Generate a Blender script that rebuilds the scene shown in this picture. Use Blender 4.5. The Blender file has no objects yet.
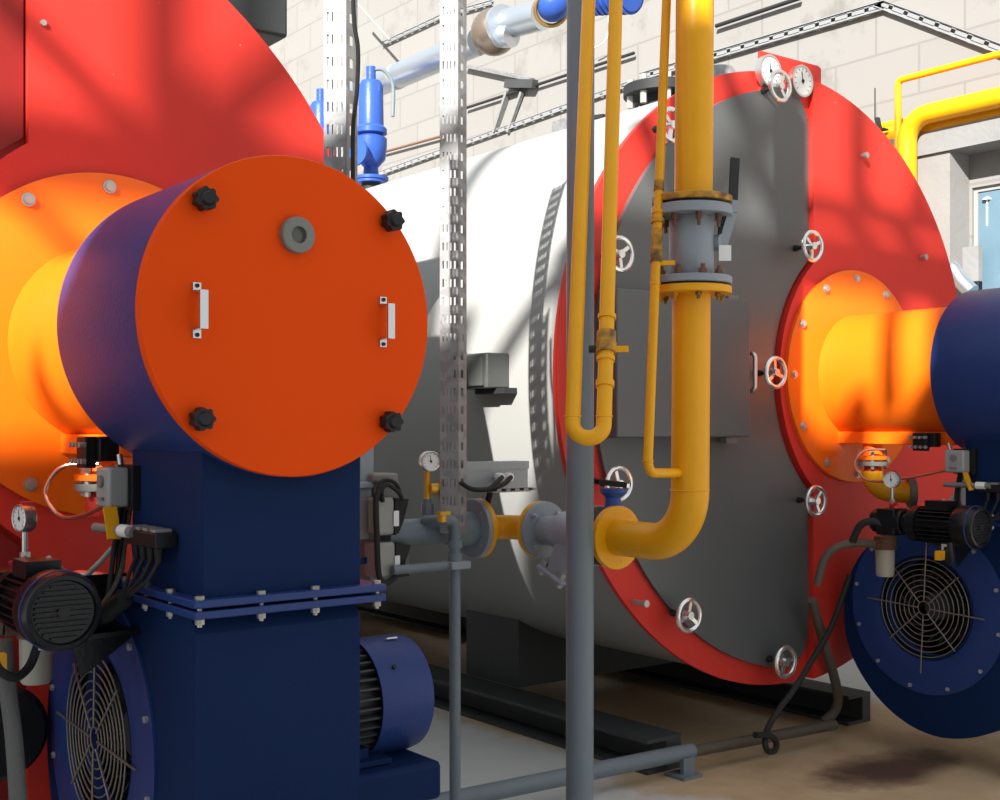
import bpy, bmesh, math, random
from mathutils import Vector, Matrix
from mathutils.geometry import tessellate_polygon
random.seed(4)
C = bpy.context.scene.collection
PI = math.pi
# ------------------------------------------------------------------ camera model
FPX, HY, PH, CAMH = 1208.2, 427.6, 0.6563, 1.3
SN, CN = math.sin(PH), math.cos(PH)

def P(px, py, x=None, y=None, z=None, d=None):
    """world point seen at a photo pixel on the plane x=, y=, z= or at depth d"""
    u = (px - 500) / FPX; v = -(py - HY) / FPX
    r = Vector((SN + u * CN, CN - u * SN, v))
    if d is not None: k = d
    elif x is not None: k = x / r.x
    elif y is not None: k = y / r.y
    else: k = (z - CAMH) / r.z
    return r * k + Vector((0, 0, CAMH))

# ------------------------------------------------------------------ materials
def lin(c):
    return tuple(((v / 255) / 12.92 if v / 255 <= .04045 else ((v / 255 + .055) / 1.055) ** 2.4) for v in c)

def mat(name, rgb, rough=.5, metal=0., bump=0., bscale=40., var=0., vscale=6., spec=.28, coat=0., speck=None, dark=None):
    """rgb is linear albedo; var = light/dark mottling; speck = (colour, amount) small marks; dark = (colour, amount, scale) dirt"""
    m = bpy.data.materials.new(name); m.use_nodes = True
    nt = m.node_tree; N = nt.nodes; L = nt.links
    b = N['Principled BSDF']
    b.inputs['Base Color'].default_value = (*rgb, 1)
    b.inputs['Roughness'].default_value = rough
    b.inputs['Metallic'].default_value = metal
    b.inputs['Specular IOR Level'].default_value = spec
    b.inputs['Coat Weight'].default_value = coat
    tc = N.new('ShaderNodeTexCoord')
    col = None
    if var or speck or dark:
        nz = N.new('ShaderNodeTexNoise'); nz.inputs['Scale'].default_value = vscale; nz.inputs['Detail'].default_value = 4
        L.new(tc.outputs['Object'], nz.inputs['Vector'])
        mx = N.new('ShaderNodeMix'); mx.data_type = 'RGBA'
        mx.inputs[6].default_value = (*[c * (1 - var) for c in rgb], 1)
        mx.inputs[7].default_value = (*[min(1, c * (1 + var)) for c in rgb], 1)
        L.new(nz.outputs['Fac'], mx.inputs[0]); col = mx.outputs[2]
    for spec_ in ([('s',) + speck + (60,)] if speck else []) + ([('d',) + dark] if dark else []):
        kind, c2, amt, sc = spec_
        n2 = N.new('ShaderNodeTexNoise'); n2.inputs['Scale'].default_value = sc; n2.inputs['Detail'].default_value = 5
        L.new(tc.outputs['Object'], n2.inputs['Vector'])
        rp = N.new('ShaderNodeMapRange')
        rp.inputs['From Min'].default_value = 1 - amt if kind == 's' else .5 - amt * .3
        rp.inputs['From Max'].default_value = (1 - amt if kind == 's' else .5 - amt * .3) + (.03 if kind == 's' else .25)
        L.new(n2.outputs['Fac'], rp.inputs['Value'])
        m2 = N.new('ShaderNodeMix'); m2.data_type = 'RGBA'
        L.new(rp.outputs['Result'], m2.inputs[0]); L.new(col, m2.inputs[6]); m2.inputs[7].default_value = (*c2, 1)
        col = m2.outputs[2]
    if col is not None: L.new(col, b.inputs['Base Color'])
    if bump:
        nb = N.new('ShaderNodeTexNoise'); nb.inputs['Scale'].default_value = bscale; nb.inputs['Detail'].default_value = 3
        L.new(tc.outputs['Object'], nb.inputs['Vector'])
        bp = N.new('ShaderNodeBump'); bp.inputs['Strength'].default_value = bump; bp.inputs['Distance'].default_value = .01
        L.new(nb.outputs['Fac'], bp.inputs['Height']); L.new(bp.outputs['Normal'], b.inputs['Normal'])
    return m

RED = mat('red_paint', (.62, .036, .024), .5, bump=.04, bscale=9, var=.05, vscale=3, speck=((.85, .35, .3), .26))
SHADEDRED = mat('shaded_red_paint', (.25, .014, .011), .5, bump=.04, bscale=9, var=.06)  # door red darkened: the shade on the unlit door is put into the colour
ORANGE = mat('orange_paint', (.95, .165, .006), .36, bump=.03, bscale=14, var=.03)
COVERORANGE = mat('orange_cover_enamel', (.8, .072, .002), .55, bump=.02, bscale=30, var=.02, spec=.08)
BLUE = mat('navy_blue_paint', (.017, .042, .17), .4, bump=.12, bscale=160, var=.08, vscale=5)
BLUEDEEP = mat('navy_housing_paint', (.006, .02, .075), .6, bump=.08, bscale=160, var=.1, vscale=4, spec=.08)
VALVEBLUE = mat('bright_blue_paint', (.03, .085, .36), .35, bump=.1, bscale=60, var=.1)
GREYDOOR = mat('grey_door_paint', (.09, .096, .096), .36, bump=.03, bscale=12, var=.06, vscale=3, spec=.6)
SHELL = mat('cream_shell_paint', (.315, .315, .3), .55, bump=.04, bscale=3, var=.06, vscale=1.3)
YELLOW = mat('yellow_pipe_paint', (.78, .36, .006), .36, bump=.06, bscale=50, var=.08, vscale=12)
YELLOWWORN = mat('worn_yellow_paint', (.55, .27, .02), .45, bump=.15, bscale=60, var=.1, dark=((.12, .07, .03), .35, 30))
GREYPIPE = mat('grey_pipe_paint', (.16, .195, .22), .42, bump=.06, bscale=60, var=.08, vscale=9)
GREYVALVE = mat('grey_cast_paint', (.26, .295, .33), .38, bump=.15, bscale=70, var=.1, vscale=14)
CAST = mat('dull_grey_casting', (.2, .2, .18), .5, bump=.15, bscale=90, var=.15)
STEEL = mat('bright_steel', (.62, .62, .6), .28, metal=.9, bump=.05, bscale=80)
CHROME = mat('polished_handwheel_metal', (.8, .8, .78), .22, metal=.85)
ZINC = mat('zinc_bolt', (.5, .49, .45), .38, metal=.6, bump=.1, bscale=60)
RUST = mat('rusty_bolt', (.16, .085, .055), .7, bump=.3, bscale=90, var=.3)
BLACK = mat('black_plastic', (.012, .012, .013), .4)
BLACKMETAL = mat('black_motor_paint', (.008, .009, .011), .3, bump=.1, bscale=90)
RUBBER = mat('black_rubber', (.018, .018, .018), .6)
HOSEGREY = mat('grey_flexible_hose', (.1, .1, .095), .5, bump=.3, bscale=200)
BRAIDED = mat('braided_hose', (.13, .11, .085), .45, metal=.3, bump=.6, bscale=300)
BRASS = mat('brass', (.55, .33, .1), .35, metal=.8)
BRASSY = mat('yellow_brass_cock', (.75, .42, .04), .35, metal=.3)
COPPER = mat('copper_tube', (.6, .3, .22), .32, metal=.8)
WHITE = mat('white_plastic', (.8, .8, .78), .4)
DIAL = mat('dial_face', (.8, .8, .76), .4)
GLASS = mat('gauge_glass', (.7, .72, .7), .05)
PLASTICGREY = mat('grey_plastic', (.33, .34, .33), .45)
CLEARISH = mat('smoky_cover', (.3, .3, .27), .2)
BOWL = mat('milky_filter_bowl', (.42, .4, .34), .3)
DARK = mat('dark_steel', (.022, .023, .024), .6, bump=.1, var=.2)
DARKBEAM = mat('grey_black_beam_paint', (.05, .053, .055), .5, bump=.1, var=.2)
CAVITYBLACK = mat('dark_interior', (.006, .006, .007), .9)  # near-black lining of the fan inlet
CLADDING = mat('aluminium_cladding', (.55, .6, .66), .3, metal=.85, bump=.1, bscale=20, var=.1)
RUSTBALL = mat('brown_tinted_dome', (.27, .21, .16), .3, metal=.7, bump=.1)
WIRE = mat('grille_wire', (.24, .21, .18), .45, metal=.5)
CONCRETE = mat('concrete_lintel', (.22, .22, .215), .8, bump=.3, bscale=30, var=.12, vscale=4)
DARKGREY = mat('dark_grey_enamel', (.075, .08, .075), .4, bump=.1)
BOXZINC = mat('smooth_zinc_sheet', (.3, .32, .33), .4, metal=.2, var=.08, vscale=8)
PALEZINC = mat('pale_zinc_strut', (.24, .245, .25), .6, var=.1)
REDTAG = mat('red_plastic', (.6, .03, .03), .4)

def galvanised():
    m = bpy.data.materials.new('galvanised_steel'); m.use_nodes = True
    nt = m.node_tree; N = nt.nodes; L = nt.links; b = N['Principled BSDF']
    b.inputs['Metallic'].default_value = .35; b.inputs['Roughness'].default_value = .42
    tc = N.new('ShaderNodeTexCoord'); v = N.new('ShaderNodeTexVoronoi'); v.inputs['Scale'].default_value = 45
    L.new(tc.outputs['Object'], v.inputs['Vector'])
    r = N.new('ShaderNodeMapRange'); r.inputs['To Min'].default_value = .2; r.inputs['To Max'].default_value = .3
    sp = N.new('ShaderNodeSeparateColor'); L.new(v.outputs['Color'], sp.inputs[0]); L.new(sp.outputs[0], r.inputs['Value'])
    cb = N.new('ShaderNodeCombineColor')
    for i in range(3): L.new(r.outputs[0], cb.inputs[i])
    L.new(cb.outputs[0], b.inputs['Base Color'])
    return m
GALV = galvanised()

def wall_mat():
    """painted block wall: cream paint, block joints, patches of bare grey"""
    m = bpy.data.materials.new('painted_block_wall'); m.use_nodes = True
    nt = m.node_tree; N = nt.nodes; L = nt.links; b = N['Principled BSDF']; b.inputs['Roughness'].default_value = .85
    b.inputs['Specular IOR Level'].default_value = .2
    tc = N.new('ShaderNodeTexCoord')
    sp = N.new('ShaderNodeSeparateXYZ'); L.new(tc.outputs['Object'], sp.inputs[0])
    cb = N.new('ShaderNodeCombineXYZ'); L.new(sp.outputs['Y'], cb.inputs['X']); L.new(sp.outputs['Z'], cb.inputs['Y'])
    br = N.new('ShaderNodeTexBrick'); br.inputs['Scale'].default_value = 1
    br.inputs['Brick Width'].default_value = .6; br.inputs['Row Height'].default_value = .3; br.inputs['Mortar Size'].default_value = .008
    br.inputs['Color1'].default_value = (.245, .236, .222, 1); br.inputs['Color2'].default_value = (.232, .223, .21, 1)
    br.inputs['Mortar'].default_value = (.2, .19, .178, 1)
    L.new(cb.outputs[0], br.inputs['Vector'])
    nz = N.new('ShaderNodeTexNoise'); nz.inputs['Scale'].default_value = 1.1; nz.inputs['Detail'].default_value = 6; nz.inputs['Roughness'].default_value = .7
    L.new(tc.outputs['Object'], nz.inputs['Vector'])
    r = N.new('ShaderNodeMapRange'); r.inputs['From Min'].default_value = .56; r.inputs['From Max'].default_value = .66
    L.new(nz.outputs['Fac'], r.inputs['Value'])
    mx = N.new('ShaderNodeMix'); mx.data_type = 'RGBA'; L.new(r.outputs[0], mx.inputs[0]); L.new(br.outputs['Color'], mx.inputs[6])
    mx.inputs[7].default_value = (.18, .172, .16, 1)
    L.new(mx.outputs[2], b.inputs['Base Color'])
    bp = N.new('ShaderNodeBump'); bp.inputs['Strength'].default_value = .3; bp.inputs['Distance'].default_value = .01
    L.new(br.outputs['Fac'], bp.inputs['Height']); bp.invert = True; L.new(bp.outputs['Normal'], b.inputs['Normal'])
    return m
WALL = wall_mat()

def floor_mat():
    """grey painted concrete, worn to brown with rusty water stains right of x about 3"""
    m = bpy.data.materials.new('stained_concrete_floor'); m.use_nodes = True
    nt = m.node_tree; N = nt.nodes; L = nt.links; b = N['Principled BSDF']; b.inputs['Roughness'].default_value = .6
    tc = N.new('ShaderNodeTexCoord')
    def noise(s, d=5):
        n = N.new('ShaderNodeTexNoise'); n.inputs['Scale'].default_value = s; n.inputs['Detail'].default_value = d
        n.inputs['Roughness'].default_value = .62; L.new(tc.outputs['Object'], n.inputs['Vector']); return n.outputs['Fac']
    def rng(src, a, c):
        r = N.new('ShaderNodeMapRange'); r.interpolation_type = 'SMOOTHSTEP'
        r.inputs['From Min'].default_value = a; r.inputs['From Max'].default_value = c; L.new(src, r.inputs['Value']); return r.outputs[0]
    def math_(op, a, c):
        n = N.new('ShaderNodeMath'); n.operation = op
        for i, v in enumerate((a, c)):
            if isinstance(v, (int, float)): n.inputs[i].default_value = v
            else: L.new(v, n.inputs[i])
        return n.outputs[0]
    def mix(f, a, c):
        n = N.new('ShaderNodeMix'); n.data_type = 'RGBA'; L.new(f, n.inputs[0])
        for i, v in ((6, a), (7, c)):
            if isinstance(v, tuple): n.inputs[i].default_value = (*v, 1)
            else: L.new(v, n.inputs[i])
        return n.outputs[2]
    sp = N.new('ShaderNodeSeparateXYZ'); L.new(tc.outputs['Object'], sp.inputs[0])
    X, Y = sp.outputs['X'], sp.outputs['Y']
    n1, n2 = noise(1.7), noise(7)
    grey = mix(n2, (.52, .52, .5), (.64, .64, .61))
    brown = mix(n2, (.38, .26, .14), (.68, .5, .31))
    # brown area: x beyond ~3.0 with a ragged edge
    xx = math_('ADD', X, math_('MULTIPLY', math_('SUBTRACT', n1, .5), 1.6))
    f1 = rng(xx, 3.0, 3.35)
    col = mix(f1, grey, brown)
    # far side (behind the boiler) is grey again
    f2 = rng(math_('ADD', X, math_('MULTIPLY', n1, .5)), 4.95, 5.25)
    col = mix(f2, col, grey)
    # dark rusty puddle stain near (3.85,2.75)
    def blob(cx, cy, rx, ry, soft=1.):
        dx = math_('DIVIDE', math_('SUBTRACT', X, cx), rx); dy = math_('DIVIDE', math_('SUBTRACT', Y, cy), ry)
        d = math_('ADD', math_('MULTIPLY', dx, dx), math_('MULTIPLY', dy, dy))
        d = math_('ADD', d, math_('MULTIPLY', math_('SUBTRACT', noise(5), .5), 1.6))
        r = N.new('ShaderNodeMapRange'); r.inputs['From Min'].default_value = 1.1; r.inputs['From Max'].default_value = .2
        L.new(d, r.inputs['Value']); return r.outputs[0]
    q = P(888, 768, z=0)
    col = mix(blob(q.x, q.y, .42, .2), col, (.1, .055, .035))
    L.new(col, b.inputs['Base Color'])
    bp = N.new('ShaderNodeBump'); bp.inputs['Strength'].default_value = .25; bp.inputs['Distance'].default_value = .01
    L.new(noise(25), bp.inputs['Height']); L.new(bp.outputs['Normal'], b.inputs['Normal'])
    return m
FLOOR = floor_mat()

# ------------------------------------------------------------------ mesh helper
def frame(axis):
    a = Vector(axis).normalized()
    t = Vector((0, 0, 1)) if abs(a.z) < .9 else Vector((1, 0, 0))
    u = t.cross(a).normalized(); v = a.cross(u).normalized()
    return u, v, a

class M:
    def __init__(s): s.b = bmesh.new()
    def box(s, x0, x1, y0, y1, z0, z1):
        return s.obox(((x0 + x1) / 2, (y0 + y1) / 2, (z0 + z1) / 2), (1, 0, 0), (0, 1, 0), (abs(x1 - x0) / 2, abs(y1 - y0) / 2, abs(z1 - z0) / 2))
    def obox(s, c, ax, ay, h):
        c = Vector(c); ax = Vector(ax).normalized(); ay = Vector(ay).normalized(); az = ax.cross(ay).normalized()
        vs = [s.b.verts.new(c + ax * h[0] * i + ay * h[1] * j + az * h[2] * k) for i in (-1, 1) for j in (-1, 1) for k in (-1, 1)]
        for f in ((0, 1, 3, 2), (4, 6, 7, 5), (0, 4, 5, 1), (2, 3, 7, 6), (0, 2, 6, 4), (1, 5, 7, 3)):
            s.b.faces.new([vs[i] for i in f])
        return s
    def beam(s, p0, p1, w, h, up=(0, 0, 1)):
        p0 = Vector(p0); p1 = Vector(p1); a = (p1 - p0).normalized(); u = a.cross(Vector(up)).normalized()
        return s.obox((p0 + p1) / 2, a, u, ((p1 - p0).length / 2, w / 2, h / 2))
    def lathe(s, o, axis, prof, seg=32, a0=0., a1=2 * PI, phase=0.):
        o = Vector(o); u, v, a = frame(axis); full = abs(a1 - a0 - 2 * PI) < 1e-6
        n = seg if full else seg + 1; rings = []
        for r, h in prof:
            if r < 1e-6: rings.append([s.b.verts.new(o + a * h)])
            else: rings.append([s.b.verts.new(o + a * h + (u * math.cos(phase + a0 + (a1 - a0) * i / seg) + v * math.sin(phase + a0 + (a1 - a0) * i / seg)) * r) for i in range(n)])
        for A, B in zip(rings, rings[1:]):
            for i in range(seg):
                j = (i + 1) % n if full else i + 1
                if len(A) == 1 and len(B) == 1: continue
                if len(A) == 1: s.b.faces.new([A[0], B[i], B[j]])
                elif len(B) == 1: s.b.faces.new([A[i], B[0], A[j]])
                else: s.b.faces.new([A[i], B[i], B[j], A[j]])
        return s
    def cyl(s, p0, p1, r, r1=None, seg=20, caps=True, phase=0.):
        p0 = Vector(p0); p1 = Vector(p1); L = (p1 - p0).length; r1 = r if r1 is None else r1
        pr = [(r, 0), (r1, L)]
        if caps: pr = [(0, 0)] + pr + [(0, L)]
        return s.lathe(p0, p1 - p0, pr, seg, phase=phase)
    def hexn(s, c, axis, r, h): 
        c = Vector(c); a = Vector(axis).normalized(); return s.cyl(c, c + a * h, r, seg=6)
    def tube(s, pts, r, seg=12, caps=True, closed=False):
        pts = [Vector(p) for p in pts]; n = len(pts); T = []
        for i in range(n):
            if closed: t = pts[(i + 1) % n] - pts[i - 1]
            else: t = pts[min(i + 1, n - 1)] - pts[max(i - 1, 0)]
            T.append(t.normalized())
        u = frame(T[0])[0]; rings = []
        for i in range(n):
            u = (u - T[i] * u.dot(T[i]));
            if u.length < 1e-6: u = frame(T[i])[0]
            u.normalize(); v = T[i].cross(u); rr = r[i] if isinstance(r, (list, tuple)) else r
            rings.append([s.b.verts.new(pts[i] + (u * math.cos(2 * PI * k / seg) + v * math.sin(2 * PI * k / seg)) * rr) for k in range(seg)])
        rng = range(n) if closed else range(n - 1)
        for i in rng:
            A, B = rings[i], rings[(i + 1) % n]
            for k in range(seg): s.b.faces.new([A[k], A[(k + 1) % seg], B[(k + 1) % seg], B[k]])
        if caps and not closed:
            s.b.faces.new(rings[0][::-1]); s.b.faces.new(rings[-1])
        return s
    def torus(s, c, axis, R, r, seg=32, ts=10):
        c = Vector(c); u, v, a = frame(axis)
        return s.tube([c + (u * math.cos(2 * PI * i / seg) + v * math.sin(2 * PI * i / seg)) * R for i in range(seg)], r, ts, closed=True)
    def prism(s, poly, f0, f1):
        """poly: 2-D points; f0, f1 map a point to the two faces"""
        poly = [p for i, p in enumerate(poly) if math.hypot(p[0] - poly[i - 1][0], p[1] - poly[i - 1][1]) > 1e-5]
        A = [s.b.verts.new(f0(*p)) for p in poly]; B = [s.b.verts.new(f1(*p)) for p in poly]; n = len(poly)
        for tri in tessellate_polygon([[Vector((p[0], p[1], 0)) for p in poly]]):
            s.b.faces.new([A[i] for i in tri][::-1]); s.b.faces.new([B[i] for i in tri])
        for i in range(n): s.b.faces.new([A[i], A[(i + 1) % n], B[(i + 1) % n], B[i]])
        return s
    def prism_y(s, poly, y0, y1): return s.prism(poly, lambda a, b: Vector((a, y0, b)), lambda a, b: Vector((a, y1, b)))
    def sphere(s, c, r, seg=20, rings=10, sx=1.):
        return s.lathe(c, (0, 0, 1), [(r * math.sin(PI * i / rings), -r * math.cos(PI * i / rings)) for i in range(rings + 1)], seg)
    def build(s, name, material, parent=None, loc=None, bevel=0., sharp=35):
        bmesh.ops.recalc_face_normals(s.b, faces=s.b.faces)
        root = parent
        if loc is None:
            if parent is not None:
                while root.parent: root = root.parent
                off = root.location.copy()
            else:
                lo = Vector([min(v.co[i] for v in s.b.verts) for i in range(3)]); hi = Vector([max(v.co[i] for v in s.b.verts) for i in range(3)])
                off = Vector(((lo.x + hi.x) / 2, (lo.y + hi.y) / 2, lo.z))
        else: off = Vector(loc)
        bmesh.ops.translate(s.b, verts=s.b.verts, vec=-off)
        me = bpy.data.meshes.new(name); s.b.to_mesh(me); s.b.free()
        me.polygons.foreach_set('use_smooth', [True] * len(me.polygons)); me.set_sharp_from_angle(angle=math.radians(sharp))
        me.materials.append(material)
        o = bpy.data.objects.new(name, me); C.objects.link(o)
        if parent is None: o.location = off
        else: o.parent = parent
        if bevel:
            bv = o.modifiers.new('bevel', 'BEVEL'); bv.width = bevel; bv.segments = 2; bv.limit_method = 'ANGLE'
            bv.harden_normals = False
        return o

def smooth_path(pts, k=6):
    """Catmull-Rom through the points"""
    pts = [Vector(p) for p in pts]; out = []
    for i in range(len(pts) - 1):
        p0 = pts[max(i - 1, 0)]; p1 = pts[i]; p2 = pts[i + 1]; p3 = pts[min(i + 2, len(pts) - 1)]
        for j in range(k):
            t = j / k
            out.append(.5 * ((2 * p1) + (p2 - p0) * t + (2 * p0 - 5 * p1 + 4 * p2 - p3) * t * t + (-p0 + 3 * p1 - 3 * p2 + p3) * t ** 3))
    out.append(pts[-1]); return out

def bend_path(pts, R, k=8):
    """straight runs joined by arcs of radius R"""
    pts = [Vector(p) for p in pts]; out = [pts[0]]
    Rs = R if isinstance(R, (list, tuple)) else [R] * (len(pts) - 2)
    for i in range(1, len(pts) - 1):
        a = (pts[i - 1] - pts[i]).normalized(); b = (pts[i + 1] - pts[i]).normalized()
        ang = a.angle(b); t = Rs[i - 1] / math.tan(ang / 2)
        c = pts[i] + (a + b).normalized() * (Rs[i - 1] / math.sin(ang / 2))
        s0 = pts[i] + a * t - c; s1 = pts[i] + b * t - c; w = s0.angle(s1)
        for j in range(k + 1):
            f = j / k; out.append(c + (s0 * math.sin((1 - f) * w) + s1 * math.sin(f * w)) / math.sin(w))
    out.append(pts[-1]); return out

def thing(name, label, cat, loc, group=None):
    o = bpy.data.objects.new(name, None); C.objects.link(o); o.location = loc; o.empty_display_size = .1
    return tag(o, label, cat, group)
def tag(o, label, cat, group=None):
    o['label'] = label; o['category'] = cat
    if group: o['group'] = group
    return o
def lab(o, text): o['label'] = text; return o
def struct(o): o['kind'] = 'structure'; return o
def copy_tree(o, dx, parent=None):
    c = o.copy(); C.objects.link(c)
    if parent is not None: c.parent = parent
    else: c.location = o.location + Vector((dx, 0, 0))
    for ch in [k for k in ALL() if k.parent == o]: copy_tree(ch, dx, c)
    return c
def ALL(): return list(C.objects)

# ================================================================== SETTING
XW = 6.4
def plain_box(name, mt, *a):
    return struct(M().box(*a).build(name, mt))
struct(M().box(-12, XW, -4, 16, -.1, 0).build('floor', FLOOR, loc=(0, 0, 0)))
# right wall with a window opening y<3.79, z 1.0..2.66, recess behind
WY0, WY1, WZ0, WZ1 = 2.45, 3.855, 1.05, 2.68
w = M()
w.box(XW, XW + .3, WY1, 16, 0, 7)
w.box(XW, XW + .3, -4, WY0, 0, 7)
w.box(XW, XW + .3, WY0, WY1, WZ1, 7)
w.box(XW, XW + .3, WY0, WY1, 0, WZ0)
struct(w.build('wall_right', WALL, loc=(0, 0, 0)))
plain_box('wall_back', WALL, -12, XW + .3, 16, 16.3, 0, 7)
# concrete beam over the window, on a pilaster
plain_box('trim_1', CONCRETE, XW - .22, XW - .002, -1, 5.2, 2.87, 3.0)
w = M(); w.box(XW - .2, XW - .002, 3.87, 4.6, 0, 2.87)
struct(w.build('trim_2', mat('pilaster_paint', (.235, .225, .215), .85, bump=.2, var=.1)))
# window: grey frame, bluish glass, sky outside
wf = M()
for a in ((WY0, WY0 + .025, WZ0, WZ1), (WY1 - .025, WY1, WZ0, WZ1), (WY0 + .025, WY1 - .025, WZ0, WZ0 + .025), (WY0 + .025, WY1 - .025, WZ1 - .025, WZ1), ((WY0 + WY1) / 2 - .03, (WY0 + WY1) / 2 + .03, WZ0 + .025, WZ1 - .025)):
    wf.box(XW + .02, XW + .05, a[0] + .001, a[1] - .001, a[2], a[3])
win = struct(wf.build('window_1', mat('window_frame_paint', (.3, .3, .29), .5)))
gm = mat('window_glass', (.11, .18, .23), .15, spec=.6, var=.25, vscale=3)
o = M().box(XW + .03, XW + .04, WY0 + .026, WY1 - .026, WZ0 + .025, WZ1 - .025).build('pane', gm, win)

# unseen front wall added as sun mask; gaps shaped to place the sun patches
SX, SY, SZ = 1., .6, -.65                      # sun travel
YF = -1.0
def fr(xe, ze):                                # point of the mask wall whose ray lands at (xe, ze) of the burner-side plane
    k = (3.22 - YF) / SY
    return xe - k * SX, ze - k * SZ
def mask_panel(m, xa, xb, za, zb):
    a = fr(xa, za); b = fr(xb, zb); m.box(a[0], b[0], YF - .06, YF, a[1], b[1])
fw = M()
base = fr(0, .88)[1]
fw.box(-11, 1.2, YF - .06, YF, 0, base)
XL, XR = fr(0, 0)[0] - 4, fr(0, 0)[0] + 8
for (xa, xb, za, zb) in (
    (-3.97, .62, .88, 1.88), (.62, 1.3, .88, 1.2), (1.96, 2.66, .88, 1.36), (2.66, 3.9, .88, 1.88), (3.9, 4.06, .88, 1.34),
    (5.05, 8.2, .88, 1.88), (4.06, 4.5, .88, 1.2)):
    mask_panel(fw, xa, xb, za, zb)
mask_panel(fw, -3.97, 1.85, 1.88, 2.085)
mask_panel(fw, 1.85, 2.6, 1.94, 2.0)
mask_panel(fw, 2.6, 8.2, 1.88, 2.085)
struct(fw.build('sun_mask_wall', mat('sun_mask_paint', (.6, .6, .58), .8), loc=(0, 0, 0)))
def bar(m, a, b, wd):
    p = fr(*a); q = fr(*b)
    m.beam((p[0], YF - .03, p[1]), (q[0], YF - .03, q[1]), .05, wd, up=(0, 1, 0)) if False else m.obox(((p[0] + q[0]) / 2, YF - .03, (p[1] + q[1]) / 2), (q[0] - p[0], 0, q[1] - p[1]), (0, 1, 0), (math.hypot(q[0] - p[0], q[1] - p[1]) / 2, .03, wd / 2))
gb = M()  # unseen bars added to the mask, laid out to cast the shadow lines
for a, b, wd in (
    ((4.415, 2.0), (4.415, 4.2), .07), ((3.9, 2.215), (5.3, 2.215), .06), ((4.71, 1.0), (4.71, 1.9), .05),
    ((4.75, 2.1), (5.0, 2.6), .05), ((3.3, 2.05), (4.3, 2.95), .08), ((3.45, 2.9), (3.95, 2.05), .07), ((3.0, 2.62), (3.35, 2.05), .06),
    ((1.305, 2.0), (1.305, 4.2), .075), ((.83, 2.42), (1.26, 2.05), .055), ((1.38, 2.07), (1.75, 2.42), .09), ((.9, 1.9), (1.35, 1.5), .04),
    ((-.9, 2.0), (-.9, 4.2), .07)):
    bar(gb, a, b, wd)
struct(gb.build('sun_mask_bars', DARK, loc=(0, 0, 0)))

# ================================================================== BOILERS
BZ = 1.5
def handwheel(parent, x, z, y0, spin=0., R=.057, out=.1):
    y = y0 - out
    m = M(); m.torus((x, y, z), (0, 1, 0), R, .0095, 32, 10)
    for k in range(3):
        a = spin + k * 2 * PI / 3
        m.beam((x, y + .004, z), (x + math.cos(a) * R, y, z + math.sin(a) * R), .014, .009, up=(0, 1, 0))
    m.cyl((x, y - .012, z), (x, y + .02, z), .015, .019, 16)
    w_ = m.build('handwheel', CHROME, parent)
    M().cyl((x, y + .01, z), (x, y0, z), .008).hexn((x, y0 - .014, z), (0, 1, 0), .014, .014).build('stem', DARK, w_)
    return w_

def dial_gauge(parent, c, axis, R, depth, name='pressure_gauge', rot=0.):
    c = Vector(c); u, v, a = frame(axis)
    g = M().lathe(c, a, [(0, 0), (R * .96, 0), (R, depth * .1), (R, depth), (R * .93, depth * 1.03), (R * .86, depth * .98)], 36).build(name, STEEL, parent)
    M().cyl(c + a * depth * .5, c + a * depth * .93, R * .9, seg=32).build('dial', DIAL, g)
    m = M()
    t = c + a * depth * .95
    for k in range(11):
        an = rot + PI * 1.25 - k * PI * 1.5 / 10
        q = u * math.cos(an) + v * math.sin(an)
        m.beam(t + q * R * .66, t + q * R * .8, R * .03, R * .02, up=a)
    an = rot + PI * .55
    q = u * math.cos(an) + v * math.sin(an)
    m.beam(t - q * R * .2, t + q * R * .6, R * .06, R * .02, up=a); m.cyl(t, t + a * R * .04, R * .12, seg=12)
    m.build('pointer', BLACK, g)
    return g

def arc(cx, cz, R, a0, a1, n):
    return [(cx + R * math.cos(a0 + (a1 - a0) * i / n), cz + R * math.sin(a0 + (a1 - a0) * i / n)) for i in range(n + 1)]

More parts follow.
